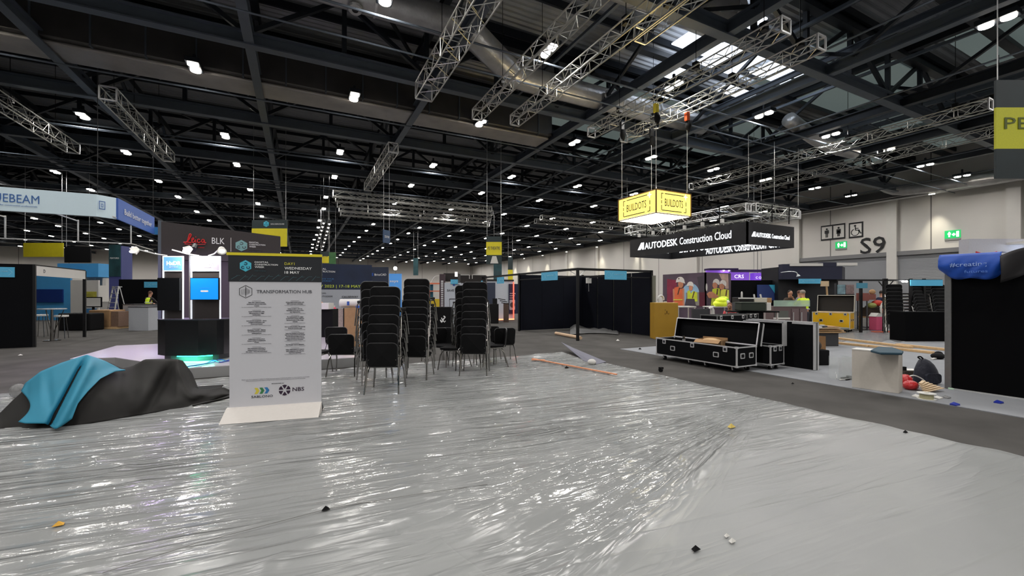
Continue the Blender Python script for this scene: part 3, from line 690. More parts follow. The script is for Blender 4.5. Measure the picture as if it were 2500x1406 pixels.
# floor offcut flap of black material at the right end of the heap
b = MB(); P = [G(462,950), G(480,948), G(545,944), G(533,956), G(561,967), G(560,974), G(470,996)]
b.add([(p.x,p.y,.02) for p in P]+[(p.x,p.y,.035) for p in P], [tuple(range(7))[::-1], tuple(range(7,14))]+[(i,(i+1)%7,(i+1)%7+7,i+7) for i in range(7)])
tag(obj('folded_cloth', b, bc), 'flat folded end of black cloth pointing at the white board', 'cloth')
# ================= LEFT SIDE STANDS =================
def board(name, label, cat, px0, px1, Y, z0, z1, mat, th=.06, group=None, part='panel'):
    x0 = PY(px0, HY-1, Y)[0]; x1 = PY(px1, HY-1, Y)[0]
    t = thing(name, label, cat, (x0, Y, z0), 0, group); obj(part, MB().box(0, x1-x0, 0, th, 0, z1-z0), mat, t); t['w'] = x1-x0; return t
# Leica stand: platform, wall, counter, totem
plat = M('white_gloss_floor', (214,208,216), .2, var=.03, coat=.3)
P = [(-1.9,9.85),(1.2,9.85),(1.2,15),(-4.4,15),(-4.4,12.4),(-3.6,12.2)]
sp = thing('stand_platform', 'low raised platform with glossy white floor behind the cloth heap', 'platform')
obj('deck', MB().prism(P, .004, .2), grey, sp); obj('gloss_floor', MB().prism(P, .2, .212), plat, sp)
bwal = M('black_brown_wall', (48,42,42), .6, var=.08)
z1 = 3.55
lw = thing('stand_wall', 'big black brown stand wall with red script name and white letters', 'stand wall', (-3.44, 15, .212))
obj('panel', MB().box(0, 3.1, 0, .15, 0, 2.35), bwal, lw)
hd = obj('header', MB().add([(0,-.05,2.36),(2.92,-.05,2.36),(2.92,.15,2.36),(0,.15,2.36),(0,-.05,3.42),(2.92,-.05,3.18),(2.92,.15,3.18),(0,.15,3.42)], [(0,3,2,1),(4,5,6,7),(0,1,5,4),(1,2,6,5),(2,3,7,6),(3,0,4,7)]), bwal, lw)
obj('edge_post', MB().box(-.07, 0, -.05, .15, 0, 3.45), steell, lw)
b = MB()                                        # red script word, drawn as strokes
def stroke(b, pts, r, y=-.07): b.tube(smoothpath([(.53+(x-.6)*.46, y, 2.93+(z-2.93)*.75) for x, z in pts], 4), r*.8, 5)
stroke(b, [(.55,2.84),(.72,2.86),(.86,3.0),(.93,3.14),(.86,3.16),(.80,3.02),(.74,2.88),(.62,2.82),(.7,2.85),(.95,2.84)], .02)
stroke(b, [(.95,2.9),(1.05,2.97),(1.04,3.02),(.97,2.97),(.98,2.87),(1.08,2.86),(1.15,2.96),(1.15,2.87),(1.2,2.86)], .018)
stroke(b, [(1.38,2.97),(1.28,2.98),(1.25,2.9),(1.32,2.85),(1.42,2.9)], .018); stroke(b, [(1.6,2.97),(1.5,2.98),(1.47,2.9),(1.54,2.86),(1.61,2.96),(1.62,2.86),(1.7,2.87)], .018)
stroke(b, [(.6,2.78),(1.0,2.77),(1.66,2.8)], .012); b.ell((.79,-.07,3.03), (.015,.01,.015), 8, 6)
obj('script_word', b, rtext, hd); text('lettering', 'Geosystems', .66, 2.72, .04, rtext, hd, -.055, wd=.33)
text('lettering', 'BLK', 1.17, 2.86, .19, wtext, hd, -.055, wd=.31); obj('divider', MB().box(1.63,1.642,-.06,-.05,2.65,3.06), white, hd)
dcw_logo(hd, 1.9, 2.84, .17, -.06, lm=dgrey, bg=M('grey_teal_hexagon', (120,165,165), .5)); 
for o in list(hd.children)[-2:]: pass
dcw_text(hd, 2.1, 2.93, .045, -.06, wd=.42); text('lettering', 'EXCEL LONDON', 2.1, 2.72, .03, gtx, hd, -.06, wd=.3); text('lettering', '18 MAY 2022', 2.1, 2.66, .03, gtx, hd, -.06, wd=.3)
text('lettering', 'of A', 1.62, 1.22, .14, wtext, lw, -.004, wd=.28, bold=.02)
q = G(457, 880, .21)
lc = thing('display_counter', 'black faceted display counter with a glowing green strip under it', 'counter', (q.x, q.y, .212), -26.7)
fp = [(-.66,.1),(-.60,-.02),(-.33,-.16),(.35,-.16),(.62,0),(.70,.1),(.70,.55),(-.66,.55)]
obj('body', MB().prism(fp, .12, .84), M('gloss_black', (16,17,20), .25), lc)
obj('plinth', MB().prism([(x*.82,.04+y*.82) for x, y in fp], 0, .12), dgrey, lc)
grn = M('green_led_strip', (60,255,190), em=14, emc=(30,255,170), var=0)
obj('led_strip', MB().bar((-.1,-.135,.105),(.3,-.135,.105),.02,.015).bar((.3,-.135,.105),(.53,.0,.105),.02,.015), grn, lc)
gl = bpy.data.lights.new('green_strip_light', 'AREA'); gl.shape = 'RECTANGLE'; gl.size = .8; gl.size_y = .05; gl.energy = 9; gl.color = (.1,1,.6)
go = bpy.data.objects.new('green_strip_light', gl); C.objects.link(go); go.parent = lc; go.location = (.3, -.2, .1)
obj('top_plate', MB().prism([(x*1.01,y*1.01) for x, y in fp], .84, .865), steel, lc)
tm = thing('display_totem', 'grey display pillar carrying two screens and two white framed signs', 'display pillar', (q.x, q.y, 1.08), -26.7)
Lx, Rx = -.66, .70
tmb = M('totem_grey', (150,148,148), .4, .3)
obj('pillar', MB().box(-.1,.05,.18,.34,0,1.36), tmb, tm)
for (x0, x1, mt, txt_) in ((-.52,-.12,M('lit_blue_header', (95,150,215), .4, em=.5, emc=(110,165,235)),'HxDR'),(.07,.66,M('lit_pale_header', (170,165,180), .4, em=.12, emc=(215,205,225)),'HxDR')):
    f = obj('sign_frame', MB().box(x0-.015,x0,.02,.05,0,1.32).box(x1,x1+.015,.02,.05,0,1.32).box(x0,x1,.02,.05,1.3,1.32).box(x0,x1,.02,.05,1.0,1.015), M('lit_white_frame', (235,240,250), em=.5, var=0), tm)
    obj('sign_header', MB().box(x0,x1,.03,.045,1.015,1.3), mt, f)
    text('lettering', txt_, (x0+x1)/2+.02, 1.13, .085, M('white_lit_letters', (255,255,255), em=.9, var=0), f, .02, al='CENTER', bold=.03)
    text('lettering', 'DIGITAL REALITY', (x0+x1)/2+.02, 1.08, .018, wtext, f, .02, al='CENTER')
    obj('back_board', MB().box(x0,x1,.05,.06,.0,1.0), bwal, f)
s1 = obj('screen_mount', MB().box(-.6,-.14,-.03,.02,.18,.86), M('gloss_black'), tm)
s2 = obj('screen', MB().box(.11,.70,-.06,-.02,.40,.86), M('gloss_black'), tm)
obj('screen_picture', MB().box(.12,.69,-.064,-.06,.41,.85), M('bright_blue_screen', (20,120,210), .3, em=.75, emc=(15,125,225), var=.02), s2)
obj('screen_button', MB().rbox(.33,.49,-.067,-.064,.565,.6,.017), wtext, s2); obj('screen_line', MB().box(.31,.51,-.067,-.064,.645,.65), M('pale_blue_line', (90,160,225)), s2)
for s, xx, lit in ((-1,-.45,0),(-1,.22,1),(1,.42,0)):
    al_ = obj('arm_light', MB().tube([(xx,.04,1.33),(xx+s*.18,-.05,1.36),(xx+s*.38,-.2,1.43)], .014, 6), alu, tm)
    e = (xx+s*.42,-.22,1.42) if not lit else (xx-.02,-.2,1.44)
    obj('lamp_head', MB().tube([(e[0]-s*.0,e[1]+.04,e[2]+.04),(e[0]+s*.05,e[1]-.02,e[2]-.03)], [.05,.085], 12), white, al_)
    obj('bulb', MB().ell((e[0]+s*.055,e[1]-.03,e[2]-.035), (.05,.05,.03), 10, 6), M('arm_lamp_lit' if not lit else 'arm_lamp_bright', (255,250,240), em=(5 if not lit else 160), var=0), al_)
ll = bpy.data.lights.new('arm_lamp_light', 'POINT'); ll.energy = 24; ll.shadow_soft_size = .08; ll.color = (1,.95,.88)
lo = bpy.data.objects.new('arm_lamp_light', ll); C.objects.link(lo); lo.parent = tm; lo.location = (.22,-.3,1.35)
pp = bpy.data.lights.new('purple_floor_light', 'AREA'); pp.energy = 60; pp.size = 1.2; pp.color = (.72,.5,1); po = bpy.data.objects.new('purple_floor_light', pp); C.objects.link(po); po.location = (-2.6, 13.2, 2.9)
k = thing('stage_lamp', 'small purple stage lamp on the black brown stand wall', 'lamp', (-2.6, 14.6, 2.95)); obj('lamp_body', MB().tube([(0,-.05,0),(0,-.25,-.12)], .08, 10).bar((0,0,.02),(0,.34,.02),.03), blackm, k)
pts = [G(443,897,.23), G(470,893,.23), G(500,888,.23), G(520,880,.23), G(540,884,.23), G(565,876,.23)]
tag(obj('blue_cable', MB().tube(smoothpath(pts, 5), .012, 6).tube(smoothpath([p+Vector((.1,.12,0)) for p in pts[::1]], 5), .01, 6), M('blue_cable', (35,50,150), .4)), 'blue cables lying along the edge of the glossy white floor', 'cable')
# white fascia of the suspended corner header
zb, zt = 4.42, 5.22; cx, cy = -6.15, 20.5
fh = thing('suspended_fascia', 'white and blue angled suspended stand header at the left edge', 'stand header', (cx, cy, zb))
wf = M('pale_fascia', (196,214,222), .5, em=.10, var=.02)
h_ = zt-zb
obj('white_face', MB().box(-12, -.42, -.02, .06, 0, h_), wf, fh)
obj('corner_face', MB().prism([(-.42,-.02),(0,.4),(0,.5),(-.42,.06)], 0, h_), wf, fh)
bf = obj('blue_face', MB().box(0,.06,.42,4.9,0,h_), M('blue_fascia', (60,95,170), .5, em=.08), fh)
tx = text('lettering', 'Build better together', .6, .28, .24, wtext, bf, -.01, wd=3.4); tx.rotation_euler = (0,0,R(90)); tx.location = (.065,.42,0)
obj('pale_return', MB().box(0,1.4,4.9,5.0,0,.35), sky, fh)
bx1 = PY(97, HY-1, 20.5)[0]-cx; text('lettering', 'BLUEBEAM', bx1-1.42, .3, .30, M('blue_letters', (60,105,170)), fh, -.03, wd=1.42); text('lettering', 'for construction professionals', bx1-.95, .18, .05, M('blue_letters'), fh, -.03, wd=.9)
b = MB().ring([(-.30,.28),(-.12,.28),(-.12,.58),(-.30,.58)], .03, -.03, -.02).ring([(-.24,.36),(-.18,.36),(-.18,.48),(-.24,.48)], .02, -.03, -.02)
o = obj('square_logo', b, M('blue_letters'), fh); o.rotation_euler = (0,0,R(45)); o.location = (-.15,.22,0)
b = MB()
for X in (-9,-7.4,-5.6,-3.6,-1.6,0): b.bar((X,2,-.75),(X,2,.1),.04); b.bar((X,2,.05),(X,.1,.05),.04)
b.bar((-12,2,-.75),(0,2,-.75),.04).bar((0,2,-.75),(0,4.9,-.75),.04)
obj('under_frame', b, alu, fh)
b = MB()
for p in ((-10,0),(-.4,0),(0,4.9),(-5,0)): b.tube([(p[0],p[1]+.03,h_),(p[0],p[1]+.03,9.6-zb)], .012, 5)
obj('hanging_wires', b, blackm, fh)
# black shell booth at far left
lb = thing('shell_scheme_booth', 'black shell scheme booth wall at the left edge with teal name board', 'booth', (-13, 17.9, 0))
obj('wall_panel', MB().box(0,5.85,0,.05,0,2.5), blackp, lb); obj('side_frame', MB().box(5.82,5.87,0,3.4,2.42,2.5).box(5.82,5.88,-.01,.06,0,2.5), blackm, lb)
sf = obj('side_fascia', MB().box(5.84,5.88,.06,3.4,2.16,2.46), white, lb)
tx = text('lettering', 'D', .45, 2.26, .12, gtx, sf, 0); tx.rotation_euler = (0,0,R(90)); tx.location = (5.885, 0, 0)
obj('corner_post', MB().box(5.8,5.88,3.36,3.44,0,2.46), blackm, lb)
def nameboard(parent, x, y, z, wd=.62, h=.27, rz=0, faded=False):
    m = teal; n = obj('name_board', MB().box(0,wd,-.02,0,0,h), m, parent); n.location = (x,y,z); n.rotation_euler = (0,0,R(rz))
    pale = M('pale_outline', (165,220,240), .5)
    obj('badge_outline', MB().ring(hexpoly(h*.52, h*.5, h*.36), .006, -.024, -.02), pale, n)
    obj('label_outline', MB().ring([(h*.95,h*.5),(h*1.15,h*.2),(wd-.12,h*.2),(wd-.04,h*.5),(wd-.12,h*.8),(h*1.15,h*.8)], .008, -.024, -.02), pale, n)
    text('lettering', 'EXHIBITOR STAND', h*1.3, h*.52, h*.13, pale, n, -.024, wd=wd*.42)
    return n
nameboard(lb, 4.55, -.01, 2.1, .9, .3)
# far left background stands
def bg(name, label, cat, px0, px1, yt, yb, t, mat, depth=.6, z0=None, **k):
    a = W(px0, yb, t); c = W(px1, yt, t); z0 = a.z if z0 is None else z0
    wd = (px1-px0)/FP*t
    o = thing(name, label, cat, (a.x, a.y, max(0, z0)), -26.74)
    obj(k.get('part', 'body'), MB().box(0, wd, 0, depth, 0, c.z-max(0, z0)), mat, o, bevel=k.get('bevel', 0))
    if k.get('wires'):
        for x in (.1, wd-.1): obj('hanging_wire', MB().tube([(x,depth/2,c.z-max(0,z0)),(x,depth/2,13.25-max(0,z0))], .012, 4), alu, o)
    o['w'] = wd; o['h'] = c.z-max(0, z0); return o
o = bg('blue_stand_wall', 'light blue stand back wall inside the left booth opening', 'stand wall', 80, 172, 660, 760, 26, sky, .1, 0)
obj('screen', MB().box(.0,1.9,-.08,0,1.1,1.9), M('dark_blue_screen', (25,50,115), .4), o)
bg('blue_box_header', 'light blue box header over the left booths', 'stand header', 140, 240, 643, 676, 27, sky, 2)
o = bg('poster_wall', 'white poster wall with green and yellow pictures behind the booth post', 'stand wall', 172, 240, 684, 760, 25, offw, .1, 0)
obj('poster', MB().box(.85,1.55,-.02,0,.9,1.75), M('yellow_green_poster', (190,185,80), .5, var=.4, scale=3), o); obj('poster_lower', MB().box(.85,1.55,-.02,0,.2,.75), M('blue_poster', (60,120,170), .5, var=.3, scale=3), o)
o = bg('flat_screen', 'white faced monitor standing beside the small posters', 'monitor', 206, 247, 725, 750, 22, M('gloss_black'), .06); obj('display', MB().box(.03,o['w']-.03,-.01,0,.05,o['h']-.05), white, o); obj('stand', MB().box(o['w']*.45,o['w']*.55,0,.06,-.9,0), blackm, o)
bg('black_travel_case', 'low black case on the carpet left of the wrapped pallet', 'case', 140, 218, 765, 808, 18.5, black, .7, 0, bevel=.05)
o = bg('wrapped_pallet', 'brown cardboard boxes wrapped on a pallet beside the ladder', 'pallet load', 216, 268, 757, 803, 19.4, card, .8, .1, bevel=.03)
obj('box_side', MB().box(o['w']+.01,o['w']+.35,.05,.75,.0,.7), M('brown_wrap', (125,100,85), .5, var=.2), o); obj('pallet', MB().box(-.05,o['w']+.3,0,.8,-.1,0), wood, o)
q = G(127, 832)
o = thing('bistro_table', 'tall silver bistro table with glass top beside the black booth', 'table', q); obj('table_top', MB().tube([(0,0,1.08),(0,0,1.11)], .36, 20), M('pale_glass', (200,200,200), .2), o)
obj('pedestal', MB().tube([(0,0,.03),(0,0,1.08)], [.05,.03], 10), chrome, o); obj('base', MB().tube([(0,0,0),(0,0,.03)], .22, 20), chrome, o)
for a in (0,120,240): obj('brace', MB().tube([(0,0,.15),(.28*math.cos(R(a+20)),.28*math.sin(R(a+20)),1.06)], .012, 5), chrome, o)
for i, (px, py, l) in enumerate(((100, 822, 'left'), (150, 826, 'right'))):
    q = G(px, py); o = thing('bar_stool', 'white bar stool on the %s of the silver bistro table' % l, 'stool', q)
    obj('seat', MB().tube([(0,0,.78),(0,0,.84)], .19, 14), white, o)
    for a in (45,135,225,315): obj('leg', MB().tube([(.2*math.cos(R(a)),.2*math.sin(R(a)),0),(.12*math.cos(R(a)),.12*math.sin(R(a)),.78)], .012, 5), chrome, o)
q = G(283, 795)
o = thing('step_ladder', 'tall aluminium step ladder beside the blue hall column', 'ladder', q, -40)
for s in (-1,1): obj('rail', MB().bar((s*.26,-.35,0),(s*.18,0,2.0),.05), alu, o); obj('rear_rail', MB().bar((s*.26,.45,0),(s*.18,.05,1.95),.03), alu, o)
for k in range(8): w_ = .25-.07*(k+1)/8; obj('step', MB().box(-w_,w_,-.35+.35*(k+1)/8.2-.05,-.35+.35*(k+1)/8.2+.06,(k+1)*.235-.015,(k+1)*.235+.015), alu, o)
obj('platform', MB().box(-.2,.2,-.05,.15,1.95,1.99), alu, o)
o = bg('hall_column', 'blue lit square hall column behind the ladder', 'column', 266, 296, 600, 788, 24, M('blue_grey_column', (75,80,125), .6, em=.03, emc=(70,80,190)), .7, 0)
obj('banner', MB().box(.02,o['w']-.02,-.03,0,2.6,4.4), M('green_blue_banner', (42,78,84), .5, var=.5, scale=1.5), o); text('lettering', 'FEATURES', .35, 3.6, .09, wtext, o, -.035, al='CENTER', wd=.5)
bg('yellow_hanging_banner', 'wide yellow hanging banner high above the left booths', 'banner', 57, 154, 593, 627, 30, yellow, .05, wires=1)
o = bg('hanging_screen', 'dark hanging screen right of the wide yellow banner', 'screen', 157, 220, 602, 641, 30, black, .1, wires=1)
o = bg('dark_booth', 'black booth with teal name board behind the yellow vested worker', 'booth', 290, 392, 682, 772, 23, blackp, 2.5, 0); nameboard(o, 1.4, -.01, o['h']-.45, .95, .32)
o = bg('reception_desk', 'pale grey reception desk in front of the yellow vested worker', 'desk', 314, 362, 750, 810, 18.5, M('pale_desk', (175,178,184), .5), .6, 0); obj('desk_top', MB().box(-.02,o['w']+.02,-.02,.62,o['h'],o['h']+.03), dgrey, o)
o = bg('side_counter', 'second grey counter right behind the pale reception desk', 'counter', 300, 392, 744, 800, 20.3, M('pale_desk2', (160,162,168), .5), .6, 0); obj('desk_top', MB().box(-.02,o['w']+.02,-.02,.62,o['h'],o['h']+.03), dgrey, o)
o = bg('back_stand_wall', 'beige rear hall partition with white frame above the dark booth', 'partition', 216, 252, 646, 680, 29, offw, .2, 2.2); obj('frame', MB().bar((0,-.05,0),(0,-.05,o['h']),.08).bar((.5,-.05,0),(.5,-.05,o['h']),.08).bar((1,-.05,0),(1,-.05,o['h']),.08), white, o)
# yellow / dark overhead banner behind the stand wall
o = bg('overhead_direction_banner', 'dark hanging banner with yellow band just above the stand wall', 'banner', 615, 701, 537, 602, 28, M('dark_green_banner', (38,52,54), .5), .06, wires=1); obj('yellow_band', MB().box(0,o['w'],-.02,0,0,1.2), yellow, o); dcw_logo(o, .95, 1.5, .2, -.01)
text('lettering', 'DIGITAL CONSTRUCTION WEEK', 1.25, 1.45, .09, wtext, o, -.01, wd=.9)
# ================= CENTRE BACKGROUND =================
sb2 = thing('save_the_date_board', 'wide navy event board with yellow date line above a grey sponsor panel', 'board', (-1.2, 22, 0))
obj('navy_panel', MB().box(0,4.45,0,.1,1.82,3.05), M('navy_board_print', (20,34,62), .5, var=.35, scale=1.2), sb2); obj('grey_panel', MB().box(0,4.45,0,.1,0,1.82), M('pale_grey_print', (168,172,182), .5), sb2)
dcw_logo(sb2, .75+.68, 2.58, .27, -.01); dcw_text(sb2, 1.8, 2.76, .085, -.01, wd=.95); text('lettering', 'ADVANCE YOUR', 1.8, 2.3, .06, M('mid_blue_letters', (70,130,185)), sb2, -.01, wd=.9); text('lettering', 'DIGITAL JOURNEY', 1.8, 2.2, .06, M('mid_blue_letters'), sb2, -.01, wd=.8)
text('lettering', 'SAVE THE DATE DCW 2023 | 17-18 MAY 2023', .05, 1.92, .135, M('lime_letters', (200,215,75)), sb2, -.01, wd=4.35, bold=.02)
text('lettering', 'CAUSEWAY', 3.05, 1.42, .1, btext, sb2, -.01, wd=.75, bold=.02); text('lettering', 'AUTODESK', 2.05, 1.47, .07, gtx, sb2, -.01, wd=.6); text('lettering', 'HEADLINE PARTNERS', 1.55, 1.63, .05, gtx, sb2, -.01, wd=.8)
o = bg('dark_blue_sign_wall', 'dark slate sign wall with white letters right of the navy event board', 'stand wall', 905, 948, 652, 760, 27, M('slate_print', (44,52,72), .5), .1, 0); text('lettering', 'BricsCAD', .25, 2.78, .14, wtext, o, -.01, wd=.75, bold=.02); obj('blue_badge', MB().box(.02,.17,-.02,0,2.75,2.95), blue, o)
o = bg('small_blue_sign_wall', 'bright blue lit sign panel beyond the nearest chair stacks', 'stand wall', 950, 980, 668, 760, 30, M('lit_blue_print', (80,145,215), .5, em=.25), .1, 0); text('lettering', 'says', .05, 2.45, .18, wtext, o, -.01, wd=.6, bold=.03)
q = W(965, 655, 33); k = thing('floodlight', 'small bright round floodlight glaring above the blue lit sign', 'floodlight', q); obj('lamp_body', MB().ell((0,0,0),(.14,.14,.14)), M('flood_lit', (255,255,255), em=40, var=0), k); obj('bracket', MB().bar((0,.1,0),(0,.1,13.25-q.z),.03), blackm, k)
# cardboard crate and counter near the pink vested worker
o = bg('cardboard_crate', 'tall brown cardboard crate with packing on top behind the chairs', 'crate', 838, 887, 752, 846, 12.9, card, .8, 0); obj('wrap_side', MB().box(-.16,-.01,.02,.78,0,o['h']-.02), M('silver_wrap', (150,138,128), .45, var=.2), o); obj('black_strap', MB().box(.0,.03,-.006,0,0,o['h']), black, o)
o = thing('foam_roll', 'thick white roll of packing foam lying on the cardboard crate', 'roll', (o.location.x-.05, o.location.y+.2, o['h']+.14), -26.7)
obj('roll_body', MB().tube([(-.05,.1,0),(.56,.1,0)], .13, 18), white, o, smooth=False); obj('blue_label', MB().box(.2,.27,-.035,-.02,-.06,.06), blue, o)
tag(bg('blue_dust_sheet', 'crumpled blue sheet on the crate end', 'sheet', 868, 887, 746, 752, 12.7, M('royal_blue_print'), .2, bevel=.01), 'crumpled blue sheet lying on the right end of the crate', 'sheet')
o = bg('black_work_counter', 'black counter that the pink vested worker leans over', 'counter', 770, 812, 755, 850, 13.6, black, .7, 0); 
text('lettering', 'YT', .32, .28, .09, wtext, o, -.006, wd=.2, bold=.02)
bg('white_moving_box', 'white box on the black counter beside the bent worker', 'box', 779, 802, 740, 755, 13.5, white, .4)
# items seen between the stacks
o = bg('logo_counter', 'black counter with a white emblem between the middle and right stacks', 'counter', 1050, 1101, 750, 812, 16.5, black, .6, 0)
b = MB(); cx = o['w']*.62; b.tube(smoothpath([(cx-.1,-.01,.6),(cx-.05,-.01,.5),(cx+.02,-.01,.62),(cx+.08,-.01,.7),(cx+.02,-.01,.74)], 3), .025, 5).tube([(cx-.06,-.01,.68),(cx-.02,-.01,.6),(cx+.06,-.01,.5),(cx+.1,-.01,.56)], .02, 5); obj('emblem', b, wtext, o)
o = bg('dark_panel_column', 'tall maroon brown panel with a column of small white marks', 'panel', 1073, 1085, 669, 800, 19, M('maroon_brown', (72,56,62), .6), .3, 0)
obj('white_marks', (lambda b: [b.box(.07,.17,-.01,0,1.05+.085*i,1.1+.085*i) for i in range(14)] and b)(MB()), wtext, o)
o = bg('save_poster_panel', 'white poster panel reading SAVE behind the right-hand stack', 'panel', 1085, 1125, 690, 805, 18.7, M('cool_white_print', (190,196,206), .5), .08, 0); text('lettering', 'SAVE', .12, 1.72, .1, btext, o, -.01, wd=.3, bold=.01); text('lettering', 'PTB', .5, 1.98, .07, gtx, o, -.01, wd=.17); obj('badge', MB().disc(.42, 2.01, .05, -.01, 0), blue, o); obj('framed_note', MB().ring([(.22,.6),(.55,.6),(.55,1.4),(.22,1.4)], .03, -.01, 0), btext, o); nameboard(o, .28, -.02, 2.05, .32, .2)
o = bg('dark_header_box', 'black header box with white corner lamp above the SAVE poster', 'stand header', 1083, 1118, 667, 686, 19.5, M('brown_black', (34,28,26), .6), 1.0); obj('lamp_box', MB().box(o['w']*.8,o['w']*.98,-.1,0,.2,.42), M('lit_box', (235,235,230), em=.6), o)
o = bg('grey_black_stand_header', 'black stand header rail with white stepped outline in the distance', 'stand header', 1118, 1186, 672, 690, 22, M('brown_black'), 1.2)
obj('white_outline', MB().bar((0,-.03,.4),(.6,-.03,.4),.03).bar((.6,-.03,.4),(.6,-.03,.2),.03).bar((.75,-.03,.2),(.75,-.03,.42),.03).bar((.75,-.03,.42),(1.4,-.03,.42),.03), white, o)
o = bg('scissor_lift', 'orange scissor lift platform far behind the middle stack', 'lift', 1048, 1074, 730, 752, 25, M('lift_yellow', (215,185,45), .5), .8)
obj('guard_rail', MB().bar((0,0,1.0),(o['w'],0,1.0),.06).bar((0,0,1.05),(0,0,.5),.06).bar((o['w'],0,.5),(o['w'],0,1.1),.06).bar((0,0,1.45),(o['w'],0,1.45),.08), M('lift_orange', (225,120,85), .5), o)
obj('blue_panel', MB().box(.02,.2,.1,.2,.5,1.4), M('teal_panel', (20,85,110), .5), o); obj('mast', MB().tube(smoothpath([(.05,.1,1.45),(.3,.1,1.85),(.62,.1,1.9)], 4), .02, 5), alu, o)
for k, x in enumerate((.1, .5)): obj('wheel', MB().tube([(x,-.03,-.88),(x,.06,-.88)], .16, 12), black, o)
obj('chassis', MB().box(0,o['w'],0,.7,-.85,0), dgrey, o)
# booth row beyond the big black booth
o = thing('graphic_booth', 'open booth with washing machine poster and glowing coral strips', 'booth', (8.5, 16.3, 0))
obj('back_wall', MB().box(0,3.5,7.3,7.36,0,2.5), M('cool_white_print'), o)
obj('corner_post', MB().box(0,.07,4.2,4.27,0,2.42), blackm, o)
obj('top_rail', MB().box(0,.06,0,7.3,2.42,2.5).box(0,3.5,7.25,7.3,2.42,2.5).box(0,.06,4.2,4.26,2.3,2.42), blackm, o)
x_, _ = PY(1243, 720, 23.5); x2, _ = PY(1266, 720, 23.5); z1_ = PY(1250, 693, 23.5)[1]; z0_ = PY(1250, 766, 23.5)[1]
p = obj('navy_poster', MB().box(x_-8.5,x2-8.5,7.22,7.26,z0_,z1_), navy, o)
obj('appliance_picture', MB().rbox(x_-8.5+.03,x_-8.5+.42,7.2,7.22,.62,1.25,.05).mat(1).disc(x_-8.5+.23,.93,.17,7.19,7.2), [M('pale_appliance', (165,170,178)), dgrey], p)
for i in range(3): text('lettering', ('washing', 'machines', 'monitor')[i], x_-8.5+.05, 1.62-i*.14, .07, wtext, p, 7.21, wd=.4-.05*i, bold=.03)
obj('grey_screen_wall', MB().box(1.2,2.2,7.2,7.25,.4,2.3), M('slate_print'), o)
cor = M('coral_strip_light', (255,110,90), em=1.3, emc=(255,90,70), var=0)
obj('strip_light', MB().box(3.38,3.44,7.1,7.15,.05,2.35), cor, o); obj('floor_strip_light', MB().box(.9,3.4,7.0,7.05,.02,.09), M('orange_strip_light', (255,170,120), em=1.6, emc=(255,150,100), var=0), o)
nameboard(o, -.02, 2.1, 2.1, .75, .3, -90); nameboard(o, -.02, 4.6, 2.0, .7, .3, -90)
o2 = bg('wood_cabinet', 'small dark wooden cabinet with screen in the poster booth', 'cabinet', 1180, 1217, 742, 782, 23, M('gloss_black'), .5, 0, bevel=.01); obj('screen', MB().box(.5,.75,.1,.15,o2['h'],o2['h']+.3), blackm, o2)
bg('brown_shelf_unit', 'brown shelf unit beside the dark cabinet in the poster booth', 'shelf', 1229, 1242, 740, 777, 24, M('brown_wood', (92,72,62), .6), .4, 0)
for k in range(3):
    a = W(1216+k*4, 729+k*5, 22.5); c = W(1234+k*4, 732+k*5, 22.5); t_ = thing('monitor_arm', 'thin black monitor arm in the poster booth, %s of three' % ('top','middle','lowest')[k], 'arm', a); obj('arm_bar', MB().bar((0,0,0), c-a, .04), blackm, t_)
# big black booth
bx = thing('black_shell_booth', 'large empty open-corner booth of black fabric panels in the middle', 'booth', (8.5, 11.9, 0))
Wd, Dp = 3.4, 4.3
dn = M('dark_navy_fabric', (13,15,24), .85, var=.1, scale=2, spec=.12)
for i in range(3): obj('wall_panel', MB().box(i*Wd/3+.01, (i+1)*Wd/3-.01, Dp-.04, Dp, .03, 2.44), dn, bx)
for i in range(4): obj('wall_panel', MB().box(Wd-.04, Wd, i*Dp/4+.01, (i+1)*Dp/4-.05, .03, 2.44), dn, bx)
for x, y in ((0,0),(Wd-.03,-.03),(-.03,Dp-.04),(Wd-.04,Dp)): obj('post', MB().box(x,x+.08,y,y+.08,0,2.5), blackm, bx)
obj('top_beam', MB().box(0,.06,.08,Dp,2.42,2.5).box(.08,Wd,0,.06,2.42,2.5).box(0,.05,.08,Dp,2.2,2.24).box(.08,Wd,0,.05,2.2,2.24), blackm, bx)
obj('corner_brackets', MB().tube(smoothpath([(.08,.03,2.2),(.2,.03,2.3),(.35,.03,2.42)], 3), .015, 5).tube(smoothpath([(.03,.08,2.2),(.03,.2,2.3),(.03,.5,2.42)], 3), .015, 5), alu, bx)
obj('outer_trim', MB().box(Wd,Wd+.12,-.1,Dp,0,2.3), M('olive_grey', (120,122,110), .6), bx)
nameboard(bx, -.02, 2.35, 2.12, 1.15, .32, -90); nameboard(bx, 1.15, -.02, 2.12, 1.0, .32, 0)
o = thing('spot_fitting', 'white spotlight box with hanging wire inside the black booth', 'spotlight', (9.5,12.6,2.0)); obj('lamp_body', MB().box(-.09,.09,-.05,.05,0,.2), white, o); obj('wire', MB().tube([(0,0,0),(.01,0,-.3)], .008, 5), alu, o); obj('bracket', MB().bar((0,0,.18),(0,-.65,.22),.02), blackm, o)
q = G(1357, 817); q2 = G(1418, 829); 
tag(obj('cardboard_tube', MB().tube([(q.x,q.y,.06),(q2.x,q2.y,.06)], .06, 12), M('tube_cardboard', (205,175,145), .7)), 'pale cardboard tube lying at the foot of the booth corner post', 'tube')
q0 = G(1392, 800)
rows = []; 
